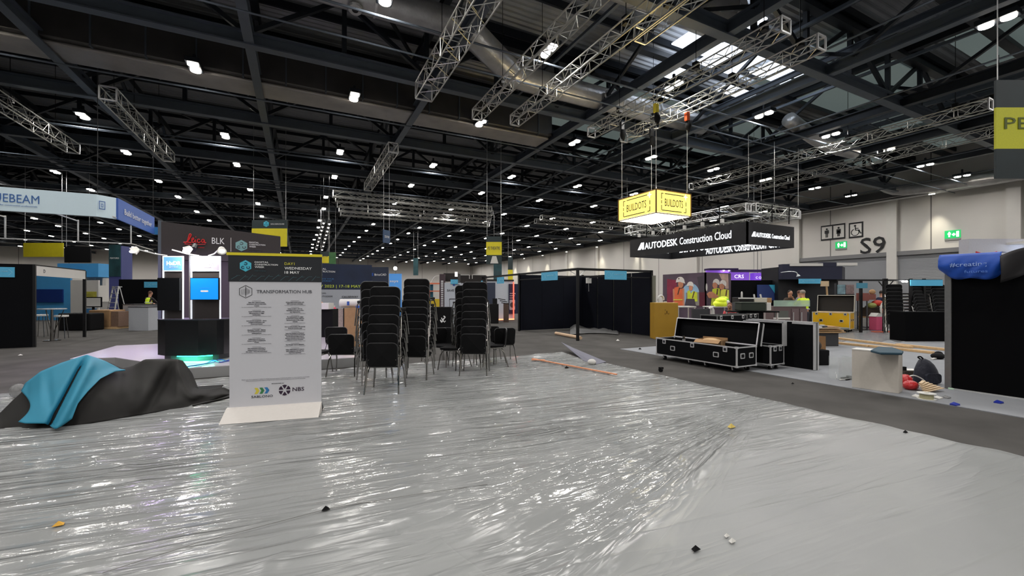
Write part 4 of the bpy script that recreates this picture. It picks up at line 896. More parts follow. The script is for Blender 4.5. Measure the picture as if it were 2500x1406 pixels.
for j in range(9):
    r = []
    for i in range(25): 
        u, v = i/24, j/8; p = G(1392+118*u, 799+20*v-4*math.sin(u*3)); hgt = .03+.16*abs(noise.noise((u*5,v*2,1)))*math.sin(math.pi*v)*(1 if 0 < i < 24 else 0)+(.18*math.exp(-((u-.12)/.1)**2)+.12*math.exp(-((u-.8)/.08)**2))*(1-v)
        r.append((p.x,p.y,hgt))
    rows.append(r)
o = obj('grey_blanket', MB().grid(rows), M('grey_sheet', (98,98,98), .8)); o.modifiers.new('s','SOLIDIFY').thickness = .01
tag(o, 'crumpled grey protective sheet on the floor inside the black booth', 'sheet')
# hanging banners further away
def hang(px0, px1, y0, y1, t, label, cols, txt=None, rz=-26.74, logo=True):
    a = W(px0, y1, t); wd = (px1-px0)/FP*t; h = (y1-y0)/FP*t
    o = thing('hanging_banner', label, 'banner', a, rz); zz = 0
    for nm, fr_, m in cols: obj(nm, MB().box(0, wd, 0, .04, zz, zz+fr_*h), m, o); zz += fr_*h
    if txt: text('lettering', txt, wd/2, zz*.52, h*.12, gtx, o, -.01, al='CENTER', wd=wd*.8)
    obj('hanging_wire', MB().tube([(.05,.02,h),(.05,.02,13.25-a.z)], .012, 4), alu, o); obj('hanging_wire', MB().tube([(wd-.05,.02,h),(wd-.05,.02,13.25-a.z)], .012, 4), alu, o)
    return o
dg = M('dark_green_banner')
o = hang(1187, 1225, 577, 645, 26, 'hanging banner with yellow band above the right-hand chair stack', (('lower_panel', .33, dg), ('yellow_panel', .47, yellow), ('upper_panel', .2, dg)), 'PE THEATRE')
obj('white_arrow', MB().prism([(.25,.05),(.75,.05),(.62,.5),(.38,.5)], -.01, 0, 'y'), white, o)
o = hang(2432, 2690, 195, 435, 8.6, 'large dark and yellow hanging banner cut by the right picture edge', (('lower_panel', .30, M('dark_teal_banner', (24,38,42), .5, var=.3, scale=1.5)), ('yellow_panel', .42, M('banner_yellow', (200,200,45), .5)), ('upper_panel', .28, M('dark_teal_banner'))))
text('lettering', 'PEOPLE', .16, 1.0, .25, M('olive_letters', (90,100,40)), o, -.01, wd=1.75)
o = hang(1205, 1225, 640, 700, 44, 'green and blue banner on a far column near the white wall', (('panel', 1, M('green_blue_banner')),), 'ZONE'); 
o = hang(1240, 1252, 627, 690, 60, 'narrow yellow and grey banner at the far corner of the white wall', (('lower_panel', .5, yellow), ('upper_panel', .5, dg)))
o = hang(936, 961, 560, 592, 24, 'blue hanging sign seen at an angle in the middle distance', (('panel', 1, M('steel_blue_sign', (60,85,120), .5)),), None, rz=40)
o['w'] = 1; text('lettering', 'zone', .1, .3, .2, wtext, o, -.01, wd=.4)
o = hang(782, 803, 614, 642, 42, 'small dark and yellow hanging banner beside the schedule board top', (('yellow_panel', .6, yellow), ('upper_panel', .4, dg)), 'HUB')
o = hang(803, 820, 616, 648, 40, 'green hanging banner right of the small yellow one', (('panel', 1, M('leaf_green_banner', (60,105,60), .5, var=.3, scale=2)),))
o = hang(1009, 1021, 630, 672, 55, 'narrow grey green banner on a distant column', (('panel', 1, M('green_blue_banner')),))
# stage light row hanging far left of centre
for i in range(8):
    for j in range(2):
        q = W(790-i*2.5+j*14, 545+i*9+j*2, 30+i*2); k = thing('stage_light', 'small bright stage light, %s from the top of the %s column of lights' % (('first','second','third','fourth','fifth','sixth','seventh','eighth')[i], ('left','right')[j]), 'stage light', q, 0, 'stage lights in two columns')
        obj('bulb', MB().ell((0,0,0),(.07,.07,.06),8,5), M('stage_bulb', (255,240,225), em=12, var=0), k); obj('hood', MB().tube([(0,0,.02),(0,0,.3)], [.14,.08], 8).tube([(0,0,.3),(0,0,13.25-q.z)], .01, 4), blackm, k)
# ================= RIGHT WALL SIGNS =================
def wsign(name, label, cat, px0, px1, py1, mat=None, h=None, X=XR, part='panel'):
    ya, z = PX(px0, py1, X); yb, _ = PX(px1, py1, X)
    t = thing(name, label, cat, (X-.06, ya, z), -90); wd = ya-yb; t['w'] = wd
    if mat: obj(part, MB().box(0, wd, 0, .05, 0, h), mat, t)
    return t
def man(b, x, z, h, dress=False):
    b.disc(x, z+h*.9, h*.1, -.03, 0, 10); b.box(x-h*.12, x+h*.12, -.03, 0, z+h*.42, z+h*.77); b.box(x-h*.11,x-h*.02,-.03,0,z,z+h*.42).box(x+h*.02,x+h*.11,-.03,0,z,z+h*.42)
    b.box(x-h*.2,x-h*.14,-.03,0,z+h*.42,z+h*.76).box(x+h*.14,x+h*.2,-.03,0,z+h*.42,z+h*.76)
    if dress: b.prism([(x-h*.1,z+h*.6),(x+h*.1,z+h*.6),(x+h*.22,z+h*.28),(x-h*.22,z+h*.28)], -.03, 0, 'y')
o = wsign('toilet_sign', 'black framed sign with man and woman figures high on the white wall', 'sign', 2005, 2064, 588, btext, 1.45); w_ = o['w']
for i in (0, 1):
    x = w_*(.04+.49*i); obj('white_field', MB().box(x, x+w_*.43, -.01, 0, .14, 1.31), white, o)
    b = MB(); man(b, x+w_*.215, .26, .9, i == 1); obj('figure', b, btext, o)
o = wsign('accessible_toilet_sign', 'black framed wheelchair sign high on the white wall', 'sign', 2073, 2108, 582, btext, 1.42); w_ = o['w']
obj('white_field', MB().box(w_*.1, w_*.9, -.01, 0, .14, 1.28), white, o)
b = MB(); cx = w_*.47; b.disc(cx-.02, 1.1, .09, -.03, 0, 10); pts = [(cx-.02+.3*math.cos(R(a)), -.02, .5+.3*math.sin(R(a))) for a in range(110, 400, 20)]; b.tube(pts, .035, 5)
b.tube([(cx,-.02,1.0),(cx+.03,-.02,.68),(cx+.3,-.02,.68),(cx+.42,-.02,.36),(cx+.52,-.02,.4)], .045, 5).tube([(cx+.02,-.02,.86),(cx+.25,-.02,.84)], .035, 5); obj('figure', b, btext, o)
o = wsign('wall_lettering', 'very large black S9 painted on the white wall', 'lettering', 2101, 2163, 621)
text('lettering', 'S9', 0, .04, 1.5, btext, o, -.01, wd=o['w'], bold=.015)
for px0, px1, py, l in ((2040, 2068, 607, 'below the toilet signs'), (2307, 2346, 583, 'on the wall to the right, above the grey shutter')):
    o = wsign('exit_sign', 'green lit running man exit sign '+l, 'exit sign', px0, px1, py, M('exit_green', (30,165,95), .4, em=.7, emc=(20,170,85)), .62); w_ = o['w']
    b = MB(); man(b, w_*.3, .1, .42); b.prism([(w_*.45,.28),(w_*.6,.42),(w_*.6,.34),(w_*.68,.34),(w_*.68,.22),(w_*.6,.22),(w_*.6,.14)], -.02, 0, 'y').box(w_*.74, w_*.9, -.02, 0, .08, .52); obj('pictogram', b, M('lit_sign_white', (235,255,240), em=1.3, var=0), o)
    obj('mount', MB().box(0, w_, 0, .05, -.16, -.01), M('grey_mount', (140,142,140)), o)
wu = M('wall_washer_lit', (255,250,235), em=20, var=0)
for i, px in enumerate((1258, 1290, 1336, 1395, 1470, 1560, 2290)):
    Y, _ = PX(px, 640, XR); o = thing('wall_washer', 'small wall washer lamp above the white wall, %s from the far end' % ('first','second','third','fourth','fifth','sixth','seventh')[i], 'lamp', (XR-1.1, Y, 9.55), -90, 'wall washers on the long white wall')
    obj('housing', MB().box(-.2,.2,-.1,.1,0,.15), white, o); obj('lens', MB().box(-.17,.17,-.08,.08,-.02,0), wu, o); obj('bracket', MB().bar((0,0,.14),(0,.8,.3),.05), steel, o)
    sl = bpy.data.lights.new('wall_washer_light', 'SPOT'); sl.energy = 650; sl.spot_size = R(50); sl.spot_blend = 1; sl.color = (1,.93,.72); sl.shadow_soft_size = .1
    so = bpy.data.objects.new('wall_washer_light', sl); C.objects.link(so); so.parent = o; so.location = (0,0,-.06); so.rotation_euler = (R(12),0,0)
# ================= PHOTO MURAL =================
mu = thing('photo_mural', 'large printed photo mural of four workers in white helmets', 'mural', (17, 16.2, 0), -90)
mb_ = M('mural_backdrop', (84,70,84), .4, var=.35, scale=1.2); obj('left_panel', MB().box(0, 2.6, 0, .06, 0, 2.62), mb_, mu)
rp = obj('right_panel', MB().box(0, 1.8, 0, .06, 0, 2.62), mb_, mu); rp.location = (2.6, 0, 0); rp.rotation_euler = (0,0,R(90))
def ML(x, y): Y, z = PX(1600+x/8.333, 640+y/8.333, 17); return 16.2-Y, z
def MR(x, y): X, z = PY(1600+x/8.333, 640+y/8.333, 13.6); return X-17, z
pm = {k: M('mural_'+k, c, .4, var=v, scale=3) for k, c, v in (('helmet',(222,216,212),.05),('skin_tone',(200,135,105),.15),('orange_vest',(226,112,70),.15),('lime_vest',(205,215,60),.2),('grey_sleeve',(140,134,128),.1),('red_plant',(135,45,70),.3),('sky_arch',(150,185,215),.1),('maroon',(92,34,50),.15),('dark_paper',(70,62,72),.2),('concrete',(190,160,150),.3),('lime_bright',(235,240,90),.15),('stripe',(90,60,50),.1))}
def pic(par, F, name, m, pts, k=1):
    obj(name, MB().prism([F(*p) for p in pts], -.004*k, 0, 'y'), pm[m], par)
def circ(cx, cy, rx, ry, a0=0, a1=360, n=14): return [(cx+rx*math.cos(R(a0+(a1-a0)*i/n)), cy+ry*math.sin(R(a0+(a1-a0)*i/n))) for i in range(n+(0 if a1-a0 == 360 else 1))]
lp_ = bpy.data.objects['left_panel']
pic(lp_, ML, 'red_plant_picture', 'red_plant', [(240,340),(450,370),(380,820),(235,820)]); pic(lp_, ML, 'arch_picture', 'sky_arch', circ(720,620,170,190,180,360)+[(890,880),(560,880)])
pic(lp_, ML, 'concrete_picture', 'dark_paper', [(850,300),(1000,270),(1000,610),(905,610)]); pic(lp_, ML, 'red_post_picture', 'maroon', [(895,615),(1010,610),(1010,900),(895,900)], 2)
for (cx, cy, r, vest, x0, x1, k, L, F, par) in ((510,370,85,'orange_vest',365,560,2,880,ML,lp_),(715,445,65,'lime_vest',630,860,3,800,ML,lp_)):
    pic(par, F, 'sleeves_picture', 'grey_sleeve' if vest != 'orange_vest' else 'skin_tone', [(x0-8,cy+175),(x1+30,cy+165),(x1+35,880),(x0,880)], k)
    pic(par, F, 'vest_picture', vest, [(x0+25,cy+150),(cx-20,cy+120),(cx+10,cy+200),(cx+60,cy+140),(x1-5,cy+170),(x1,L),(x0+30,L)], k+1)
    pic(par, F, 'face_picture', 'skin_tone', circ(cx+10,cy+75,r*.62,r*.95), k+2); pic(par, F, 'vest_stripe', 'stripe', [(x1-75,cy+150),(x1-50,cy+150),(x1-90,cy+290),(x1-110,cy+290)], k+2)
    pic(par, F, 'helmet_picture', 'helmet', circ(cx,cy+25,r,r*1.15,180,360)+[(cx+r*1.15,cy+r*.75),(cx-r*.1,cy+30),(cx-r*1.1,cy+45)], k+3)
pic(lp_, ML, 'papers_picture', 'dark_paper', [(630,745),(800,745),(830,890),(600,890)], 6); pic(lp_, ML, 'helmet_badge', 'stripe', circ(485,335,10,16), 8); pic(lp_, ML, 'belt_picture', 'lime_bright', [(372,755),(555,755),(555,772),(372,772)], 7)
pic(rp, MR, 'concrete_steps', 'concrete', [(1290,235),(1480,240),(1490,540),(1430,540)]); pic(rp, MR, 'blade_picture', 'helmet', circ(1042,510,18,80))
for k, (cx, cy, x0, x1) in enumerate(((1235,400,1130,1310),(1370,425,1300,1490))):
    pic(rp, MR, 'vest_picture', 'lime_vest' if k == 0 else 'lime_bright', [(x0+30,cy+150),(cx,cy+120),(x1,cy+140),(x1,880),(x0,880)], 2+3*k)
    pic(rp, MR, 'face_picture', 'skin_tone', circ(cx-25,cy+70,50,70), 3+3*k); pic(rp, MR, 'helmet_picture', 'helmet', circ(cx,cy+15,65,75,180,360)+[(cx+55,cy+70),(cx-20,cy+10),(cx-75,cy+25)], 4+3*k)
    pic(rp, MR, 'vest_stripe', 'stripe', [(x1-60,cy+140),(x1-35,cy+140),(x1-50,cy+260),(x1-75,cy+260)], 4+3*k)
pic(rp, MR, 'arms_picture', 'skin_tone', [(1100,600),(1150,600),(1290,700),(1220,730),(1080,730),(1040,650)], 5)
# purple stand
o = bg('purple_stand_header', 'purple lit stand header wall beyond the photo mural', 'stand header', 1726, 1829, 660, 686, 27, M('purple_print', (150,105,215), .5, em=.30, emc=(170,110,250)), .2)
text('lettering', 'CRS', 1.75, .18, .24, M('white_lit_letters'), o, -.01, wd=.6); obj('top_canopy', MB().box(0,1.85,-.3,.4,o['h'],o['h']+.12), M('dark_purple', (66,44,98), .5), o)
for i in range(5): k = obj('strip_lamp', MB().ell((1.0+i*.35,-.15,o['h']-.03),(.07,.07,.03),8,5), M('purple_lamp', (240,220,255), em=16, var=0), o)
o = bg('purple_canopy_arm', 'thin dark purple canopy beam above the purple stand', 'beam', 1785, 1880, 658, 664, 26.6, M('dark_purple'), .3)
o = bg('purple_cube_sign', 'purple cube sign with glowing white letters', 'sign', 1842, 1868, 666, 685, 26.5, M('purple_cube', (130,80,205), .5, em=.35, emc=(140,80,240)), .5, wires=1); text('lettering', 'C CRS', .08, .12, .14, M('white_lit_letters'), o, -.01, wd=.5); obj('edge', MB().box(o['w'],o['w']+.08,-.02,.5,-.02,o['h']+.05), M('dark_purple'), o)
o = bg('washer_poster', 'tall purple poster with round grey picture right of the mural', 'poster', 1779, 1791, 692, 735, 23, M('lilac_print', (178,160,200), .5, em=.1), .05, 0); obj('round_picture', MB().disc(.13,.45,.16,-.01,0), grey, o)
# dark stands in the middle right
o = bg('black_partition', 'long black partition wall behind the tables', 'partition', 1779, 1899, 684, 772, 22.5, blackp, .1, 0)
o = bg('blue_triangle_poster', 'dark blue poster with a bright cyan triangle on the black partition', 'poster', 1849, 1902, 695, 733, 22.3, M('deep_blue_print', (38,58,118), .5), .04); obj('cyan_triangle', MB().prism([(.6,.82),(1.14,.82),(1.14,.05)], -.01, 0, 'y'), M('cyan_print', (60,170,205), .5), o)
ns_ = M('navy_stand', (26,30,56), .6, var=.08)
o = bg('navy_stand', 'tall navy stand block with white boards along its top', 'stand', 1900, 2046, 652, 772, 22, M('navy_black', (17,18,24), .6), 1.5, 0)
h_ = o['h']; obj('navy_header', MB().box(0, 3.05, -.35, -.02, h_-.65, h_+.02).box(0,.35,-.35,-.02,h_+.02,h_+.13).box(2.05,2.75,-.36,-.02,h_+.02,h_+.22), ns_, o)
obj('header_side', MB().add([(3.05,-.35,h_-.65),(3.95,.6,h_-.7),(3.95,.6,h_+.02),(3.05,-.35,h_+.02),(3.05,-.25,h_-.65),(3.95,.7,h_-.7),(3.95,.7,h_+.02),(3.05,-.25,h_+.02)], [(0,1,2,3),(7,6,5,4),(0,3,7,4),(1,5,6,2),(3,2,6,7),(0,4,5,1)]), M('slate_navy', (46,48,60), .6), o)
obj('white_top_board', MB().box(.36,2.04,-.4,-.1,h_+.03,h_+.17).box(2.76,3.8,-.4,-.1,h_+.05,h_+.2), white, o)
nb = nameboard(o, .78, -.4, h_-.87, 1.15, .25)
obj('arm_lamp', MB().tube(smoothpath([(-.1,-.36,h_-.3),(.15,-.6,h_-.26),(.38,-.8,h_-.3),(.44,-.85,h_-.45)], 3), .018, 6).tube([(.44,-.85,h_-.42),(.46,-.87,h_-.52)], [.04,.1], 10), alu, o)
o = bg('timber_easel', 'leaning timber easel with a small board by the navy stand', 'easel', 2005, 2024, 686, 699, 20.6, M('cream_timber', (215,190,155)), .05); obj('leg', MB().bar((o['w']*.75,.06,.2),(o['w']*1.2,.06,-1.9),.06), wood, o)
o = bg('picture_frames', 'pair of small pictures leaning above the yellow case', 'picture', 2046, 2064, 695, 719, 19.5, M('bluish_picture', (120,150,160), .4, var=.4, scale=5), .05, z0=1.6); obj('second_picture', MB().box(o['w']+.03,o['w']+.4,0,.05,0,.43), M('brown_picture', (130,112,112), .4, var=.4, scale=9), o); obj('support_pole', MB().box(-.1,-.04,.05,.1,-1.6,.5).box(-.04,.8,.06,.1,-1.6,0), dgrey, o)
o = bg('frame_booth', 'open black metal frame booth with teal name boards by the white wall', 'booth', 2046, 2300, 682, 686, 17.5, blackm, .06)
z_ = o.location.z; w_ = o['w']
for x in (.93, 1.9, 3.0, 3.55): obj('post', MB().box(x, x+(.17 if x == 1.9 else .09), 0, .08, -z_+.01, .1 if x > 1.5 else .0), blackm, o)
obj('teal_board', MB().box(2.98, w_, -.03, 0, -.2, .05), teal, o); obj('small_board', MB().box(.75,1.2,-.03,0,-.3,-.08), M('dull_teal', (75,140,165), .5), o)
for x in (2.65, 2.78): obj('lamp', MB().ell((x,-.05,-.02),(.05,.05,.04),8,5), M('flood_lit'), o)
obj('corner_brace', MB().bar((2.07,.02,-.25),(2.3,.02,.0),.03).bar((1.9,.02,-.25),(1.7,.02,-.02),.03), blackm, o)
# ================= FLIGHT CASES =================
def flight_case(loc, rz, L, D, H, z0, label, lid='open', lidh=.5, mat=blackp, lmat=blackp, casters=True, lidtilt=12, name='flight_case', edge=alu):
    t = thing(name, label, 'case', (loc[0], loc[1], 0), rz); th = .02; z1 = z0+H
    b = MB(); b.box(0,L,0,th,z0,z1).box(0,L,D-th,D,z0,z1).box(0,th,th,D-th,z0,z1).box(L-th,L,th,D-th,z0,z1).box(th,L-th,th,D-th,z0,z0+th)
    if lid == 'closed': b.box(0,L,0,D,z1-th,z1)
    obj('body', b, mat, t)
    e = .022; b = MB()
    for x in (0, L):
        for y in (0, D): b.box(x-.004 if x == 0 else x-e, x+e if x == 0 else x+.004, y-.004 if y == 0 else y-e, y+e if y == 0 else y+.004, z0, z1)
    for z in (z0, z1):
        for y in (0, D): b.box(0, L, y-.006, y+.006 if y else .012, z-.012, z+.012)
        for x in (0, L): b.box(x-.006, x+.006, 0, D, z-.012, z+.012)
    for x in (0, L):
        for y in (0, D):
            for z in (z0, z1): b.box(x-.01 if x == 0 else x-.045, x+.045 if x == 0 else x+.01, y-.01 if y == 0 else y-.045, y+.045 if y == 0 else y+.01, z-.02, z+.02)
    obj('edging', b, edge, t)
    for fx in ((.12, .5, .88) if L > 1.2 else (.3, .7)):
        x = L*fx; l = obj('latch', MB().rbox(x-.05,x+.05,-.012,-.002,z1-.11,z1+.005,.012), alu, t); obj('latch_clip', MB().rbox(x-.025,x+.025,-.02,-.012,z1-.085,z1-.03,.008), steel, l)
    def handle(par, x, z):
        h = obj('handle', MB().rbox(x-.07,x+.07,-.01,-.001,z-.055,z+.055,.02), alu, par); obj('handle_recess', MB().rbox(x-.045,x+.045,-.014,-.01,z-.035,z+.035,.012), black, h); return h
    for fx in ((.24, .78) if L > 1.2 else ()): handle(t, L*fx, z0+H*.5)
    for i in (.28, .72):
        h = handle(t, 0, z0+H*.55); h.location = (L, D*i, 0); h.rotation_euler = (0,0,R(90))
    if casters:
        for x in ((.16, L*.42, L*.62, L-.16) if L > 1.6 else (.12, L-.12)):
            for y in (.1, D-.1):
                c = obj('caster', MB().box(x-.05,x+.05,y-.05,y+.05,z0-.02,z0-.001).bar((x,y-.03,z0-.02),(x+.02,y-.03,.045),.02).bar((x,y+.03,z0-.02),(x+.02,y+.03,.045),.02), alu, t)
                obj('wheel', MB().tube([(x+.02,y-.018,.05),(x+.02,y+.018,.05)], .05, 12), black, c)
    if lid == 'open':
        l = obj('lid', MB().box(0,L,.14,.16,0,lidh).box(0,L,0,.14,-.01,.01).box(0,L,0,.14,lidh-.01,lidh+.01).box(0,.02,0,.14,0,lidh).box(L-.02,L,0,.14,0,lidh), lmat, t)
        l.location = (0, D+.01, z1+.02); l.rotation_euler = (R(-lidtilt), 0, 0)
        b = MB(); b.box(0,L,-.008,.006,-.014,.01).box(0,L,-.008,.006,lidh-.01,lidh+.014).box(-.008,.014,-.008,.006,0,lidh).box(L-.014,L+.008,-.008,.006,0,lidh).box(-.006,.016,.12,.166,0,lidh).box(L-.016,L+.006,.12,.166,0,lidh).box(0,L,.12,.166,lidh-.0,lidh+.014)
        obj('lid_edging', b, edge, l)
    return t
c1 = flight_case((7.88, 7.72), -90, 2.15, .62, .385, .13, 'long open black flight case on casters, nearest the aisle', lidh=.47)
o = thing('open_cardboard_box', 'open cardboard box with packing paper inside the long flight case', 'box', (8.12, 6.75, .155), -75)
obj('box_body', MB().box(0,.55,0,.012,0,.42).box(0,.55,.36,.372,0,.46).box(0,.012,0,.372,0,.42).box(.54,.552,0,.372,0,.42).box(0,.55,0,.372,0,.01), card, o)
obj('flap', MB().bar((.27,-.0,.42),(.27,-.12,.36),.54,.008), card, o); obj('paper_filling', MB().ell((.27,.19,.36),(.24,.15,.09),12,8), M('kraft_paper', (205,170,125), .8, bump=1, bscale=12), o)
o = thing('spray_can', 'small silver can standing inside the long flight case', 'can', (8.3, 7.25, .155)); obj('can_body', MB().tube([(0,0,0),(0,0,.36)], .035, 12), M('grey_label_can', (150,150,150)), o); obj('can_cap', MB().tube([(0,0,.36),(0,0,.44)], .03, 12), chrome, o)
flight_case((8.74, 5.42), 0, .46, 1.6, .385, .13, 'open black flight case just behind the long one, end on', lid='none')
o = thing('open_case_lid', 'upright black case lid with silver rim standing over the second flight case', 'case lid', (9.24, 6.3, .0), -90)
obj('lid_panel', MB().box(0,.88,.0,.03,.5,1.0).box(0,.88,-.1,0,.985,1.0).box(.865,.88,-.1,0,.5,1.0), blackp, o); obj('rim', MB().box(0,.9,-.11,-.095,.985,1.0).box(.88,.9,-.11,.03,.5,1.0).box(0,.9,-.02,-.005,.5,.52).box(0,.9,.0,.035,1.0,1.012), alu, o)
o = thing('upright_case_lid', 'tall black case lid standing on its side with silver right edge', 'case lid', (9.55, 6.45, .0), -90)
obj('lid_panel', MB().box(0,1.42,.0,.14,.02,1.0), blackp, o); obj('rim', MB().box(1.42,1.45,-.01,.03,0,1.01).box(1.42,1.45,.11,.15,0,1.01).box(0,1.45,-.01,.03,1.0,1.015).box(0,1.45,.11,.15,1.0,1.015).box(0,1.45,-.01,.03,0,.02).box(1.0,1.42,-.012,0,.96,1.0), alu, o); obj('edge_extrusion', MB().box(1.425,1.442,.03,.11,.01,1.0), M('dull_aluminium', (130,130,130), .4, .7), o)
flight_case((11.2, 8.55), 0, 1.35, .6, .82, .13, 'closed black flight case behind the open ones, left of a pair', lid='closed', casters=True, edge=M('dull_aluminium'))
flight_case((12.6, 8.55), 0, .55, .6, .84, .13, 'narrow closed black flight case with a blue label, right of a pair', lid='closed', edge=M('dull_aluminium'))
q = W(1983, 800, 18.6)
flight_case((q.x, q.y), -76, 1.32, .75, .68, .13, 'bright yellow open flight case with tall black lid', mat=M('case_yellow', (238,186,20), .45, var=.04), lmat=M('lid_brown_black', (34,31,28), .7), edge=M('white_case_edge', (215,212,200), .4, .2), lidh=.72, lidtilt=8)
o = bg('grey_laptop_case', 'dark grey slanted lid standing behind the yellow counter', 'case lid', 1690, 1732, 754, 778, 15, dgrey, .08, 0); obj('white_cloth_edge', MB().tube(smoothpath([(o['w'],.0,o['h']),(o['w']+.12,-.02,o['h']-.05),(o['w']+.15,-.02,-.1)], 3), .05, 8), white, o)
# tables and boxes
def table(px0, px1, py, t, label, col, h=None, d=.7, name='table'):
    a = W(px0, py, t); wd = (px1-px0)/FP*t; o = thing(name, label, 'table', (a.x, a.y, 0), -26.74); z = a.z
    obj('table_top', MB().box(0, wd, 0, d, z-.04, z), col, o)
    for x in (.04, wd-.04):
        for y in (.05, d-.05): obj('leg', MB().box(x-.02,x+.02,y-.02,y+.02,0,z-.04), alu, o)
    return o
table(1655, 1700, 748, 16.5, 'white work table in front of the left half of the mural', white); table(1735, 1792, 748, 16.6, 'white topped work table piled with yellow vests before the mural', white)
o = table(1800, 1903, 760, 13.9, 'dark table carrying the printer and green box', blackp, d=.8)
def stuff_box(name, label, cat, px0, px1, py0, py1, t, mat, d=.4, bevel=.01): return bg(name, label, cat, px0, px1, py0, py1, t, mat, d, bevel=bevel)
o = stuff_box('printer', 'black office printer with white front strip on the dark table', 'printer', 1806, 1841, 726, 738, 14.4, M('gloss_black'), .5); obj('paper_tray', MB().box(-.05,o['w'],-.1,0,.12,.16), white, o); obj('body_below', MB().box(0,o['w'],0,.5,-.3,0), dgrey, o)
o = stuff_box('green_storage_box', 'dark green lidded box at the front of the dark table', 'box', 1811, 1871, 740, 759, 13.75, M('dark_green_box', (38,48,38), .6), .45, .03); obj('lid', MB().box(-.02,o['w']+.01,-.01,.46,o['h'],o['h']+.03), M('grey_green_lid', (70,76,68)), o)
stuff_box('white_carton', 'white carton standing right of the dark green box', 'box', 1872, 1883, 739, 758, 13.8, white, .35)
o = stuff_box('open_white_carton', 'open white and brown carton behind the dark green box', 'box', 1842, 1883, 727, 739, 14.5, M('cream_card', (205,200,185), .7), .4); obj('flaps', MB().bar((0,0,o['h']),(-.02,0,o['h']+.12),.04).bar((.23,0,o['h']),(.2,0,o['h']+.12),.04), white, o); obj('brown_side', MB().box(o['w']*.75,o['w']+.01,-.01,0,0,o['h']), card, o)
o = thing('spray_bottle', 'white bottle standing on the printer', 'bottle', W(1811, 722, 14.6)+Vector((0,0,-.17))); obj('bottle_body', MB().tube([(0,0,0),(0,0,.27),(0,0,.32)], [.03,.03,.012], 10), white, o)
o = bg('maroon_bar_counter', 'brown bar counter with doors under a green glass screen', 'counter', 1888, 1968, 748, 792, 15.2, M('brown_counter', (98,80,82), .5), .6, 0); w_ = o['w']
obj('glass_screen', MB().box(0, w_+.12, -.03, -.015, o['h'], o['h']+.22), M('green_glass', (190,215,200), .1, alpha=.45), o)
for x in (.55, .8): d_ = obj('door', MB().box(w_*x-.0, w_*x+w_*.22, -.02, -.001, .1, o['h']-.08), M('brown_door', (108,90,92), .5), o); obj('door_handle', MB().box(w_*x+.04,w_*x+.06,-.05,-.02,.6,.95), alu, d_)
obj('open_shelf', MB().box(.05,w_*.45,-.02,-.001,.75,1.0), M('shelf_dark', (90,92,88)), o); obj('shelf_board', MB().box(0,w_*.48,-.06,0,.7,.76), white, o)
o = bg('yellow_counter', 'plain mustard yellow counter at the right end of the black booth', 'counter', 1598, 1656, 739, 829, 15.0, ochre, .5, 0, bevel=.01)
b = MB(); x, z = o['w']*.52, o['h']*.74; b.tube([(x,-.008,z-.05),(x,-.008,z+.05)], .012, 5); b.tube([(x-.06,-.008,z-.08),(x-.07,-.008,z-.03)], .008, 4).tube([(x+.06,-.008,z-.08),(x+.07,-.008,z-.03)], .008, 4).tube([(x-.05,-.008,z+.09),(x-.07,-.008,z+.06)], .008, 4); obj('emblem', b, M('brown_print', (80,50,20)), o)
q = W(1616, 738, 15.1); o = thing('white_headset_roll', 'white curled hose ring lying on the yellow counter', 'roll', q); obj('ring', MB().tube([(.13*math.cos(R(a)),.05,.12+.12*math.sin(R(a))) for a in range(-20,210,15)], .035, 8).box(.1,.25,0,.1,0,.03), white, o, smooth=False)
# hi-vis pile and seated worker area
o = thing('high_visibility_vests', 'heap of bright lime high visibility clothing on the table before the mural', 'clothing', W(1762, 747, 16.8))
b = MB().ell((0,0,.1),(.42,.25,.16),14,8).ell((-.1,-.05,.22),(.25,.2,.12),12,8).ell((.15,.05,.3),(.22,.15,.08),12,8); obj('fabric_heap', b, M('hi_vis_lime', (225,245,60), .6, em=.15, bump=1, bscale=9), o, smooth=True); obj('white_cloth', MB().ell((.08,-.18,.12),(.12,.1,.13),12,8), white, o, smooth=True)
o = thing('lettuce_green_cloth', 'bright green crumpled cloth on top of the lime clothing', 'cloth', W(1765, 733, 16.9)); b = MB()
for i in range(14): a = i*2.4; b.tube([(0,0,0),(.16*math.cos(a),.1*math.sin(a),.09),(.32*math.cos(a),.16*math.sin(a),.0)], [.03,.05,.01], 5)
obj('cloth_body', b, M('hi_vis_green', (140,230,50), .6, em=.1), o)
# ================= AROUND THE WHITE BOX =================
o = thing('white_box_plinth', 'plain white box plinth with cloth on top beside the aisle', 'plinth', (8.44, 3.84, .012), -80)
obj('box_body', MB().box(0,.60,0,.26,0,.64), M('warm_white', (205,198,188), .6, var=.03), o, bevel=.004)
obj('white_top', MB().box(-.005,.61,-.005,.27,.64,.655), white, o)
tag(obj('teal_folded_cloth', MB().prism([(G(2125,855,.70).x,G(2125,855,.70).y),(G(2150,861,.70).x,G(2150,861,.70).y),(G(2203,862,.70).x,G(2203,862,.70).y),(G(2206,857,.70).x,G(2206,857,.70).y),(G(2180,848,.70).x,G(2180,848,.70).y),(G(2143,846,.70).x,G(2143,846,.70).y)], .668, .705), M('deep_teal_cloth', (28,62,78), .7), bevel=.012), 'folded dark teal cloth lying on the white box plinth', 'cloth')
o = thing('clear_tape_bin', 'clear plastic box standing left of the white box plinth', 'box', G(2048, 928, .01), -26.7); obj('bin_body', MB().box(0,.26,0,.01,0,.42).box(0,.01,0,.25,0,.42).box(.25,.26,0,.25,0,.42), M('clear_plastic', (215,220,218), .1, alpha=.22), o)
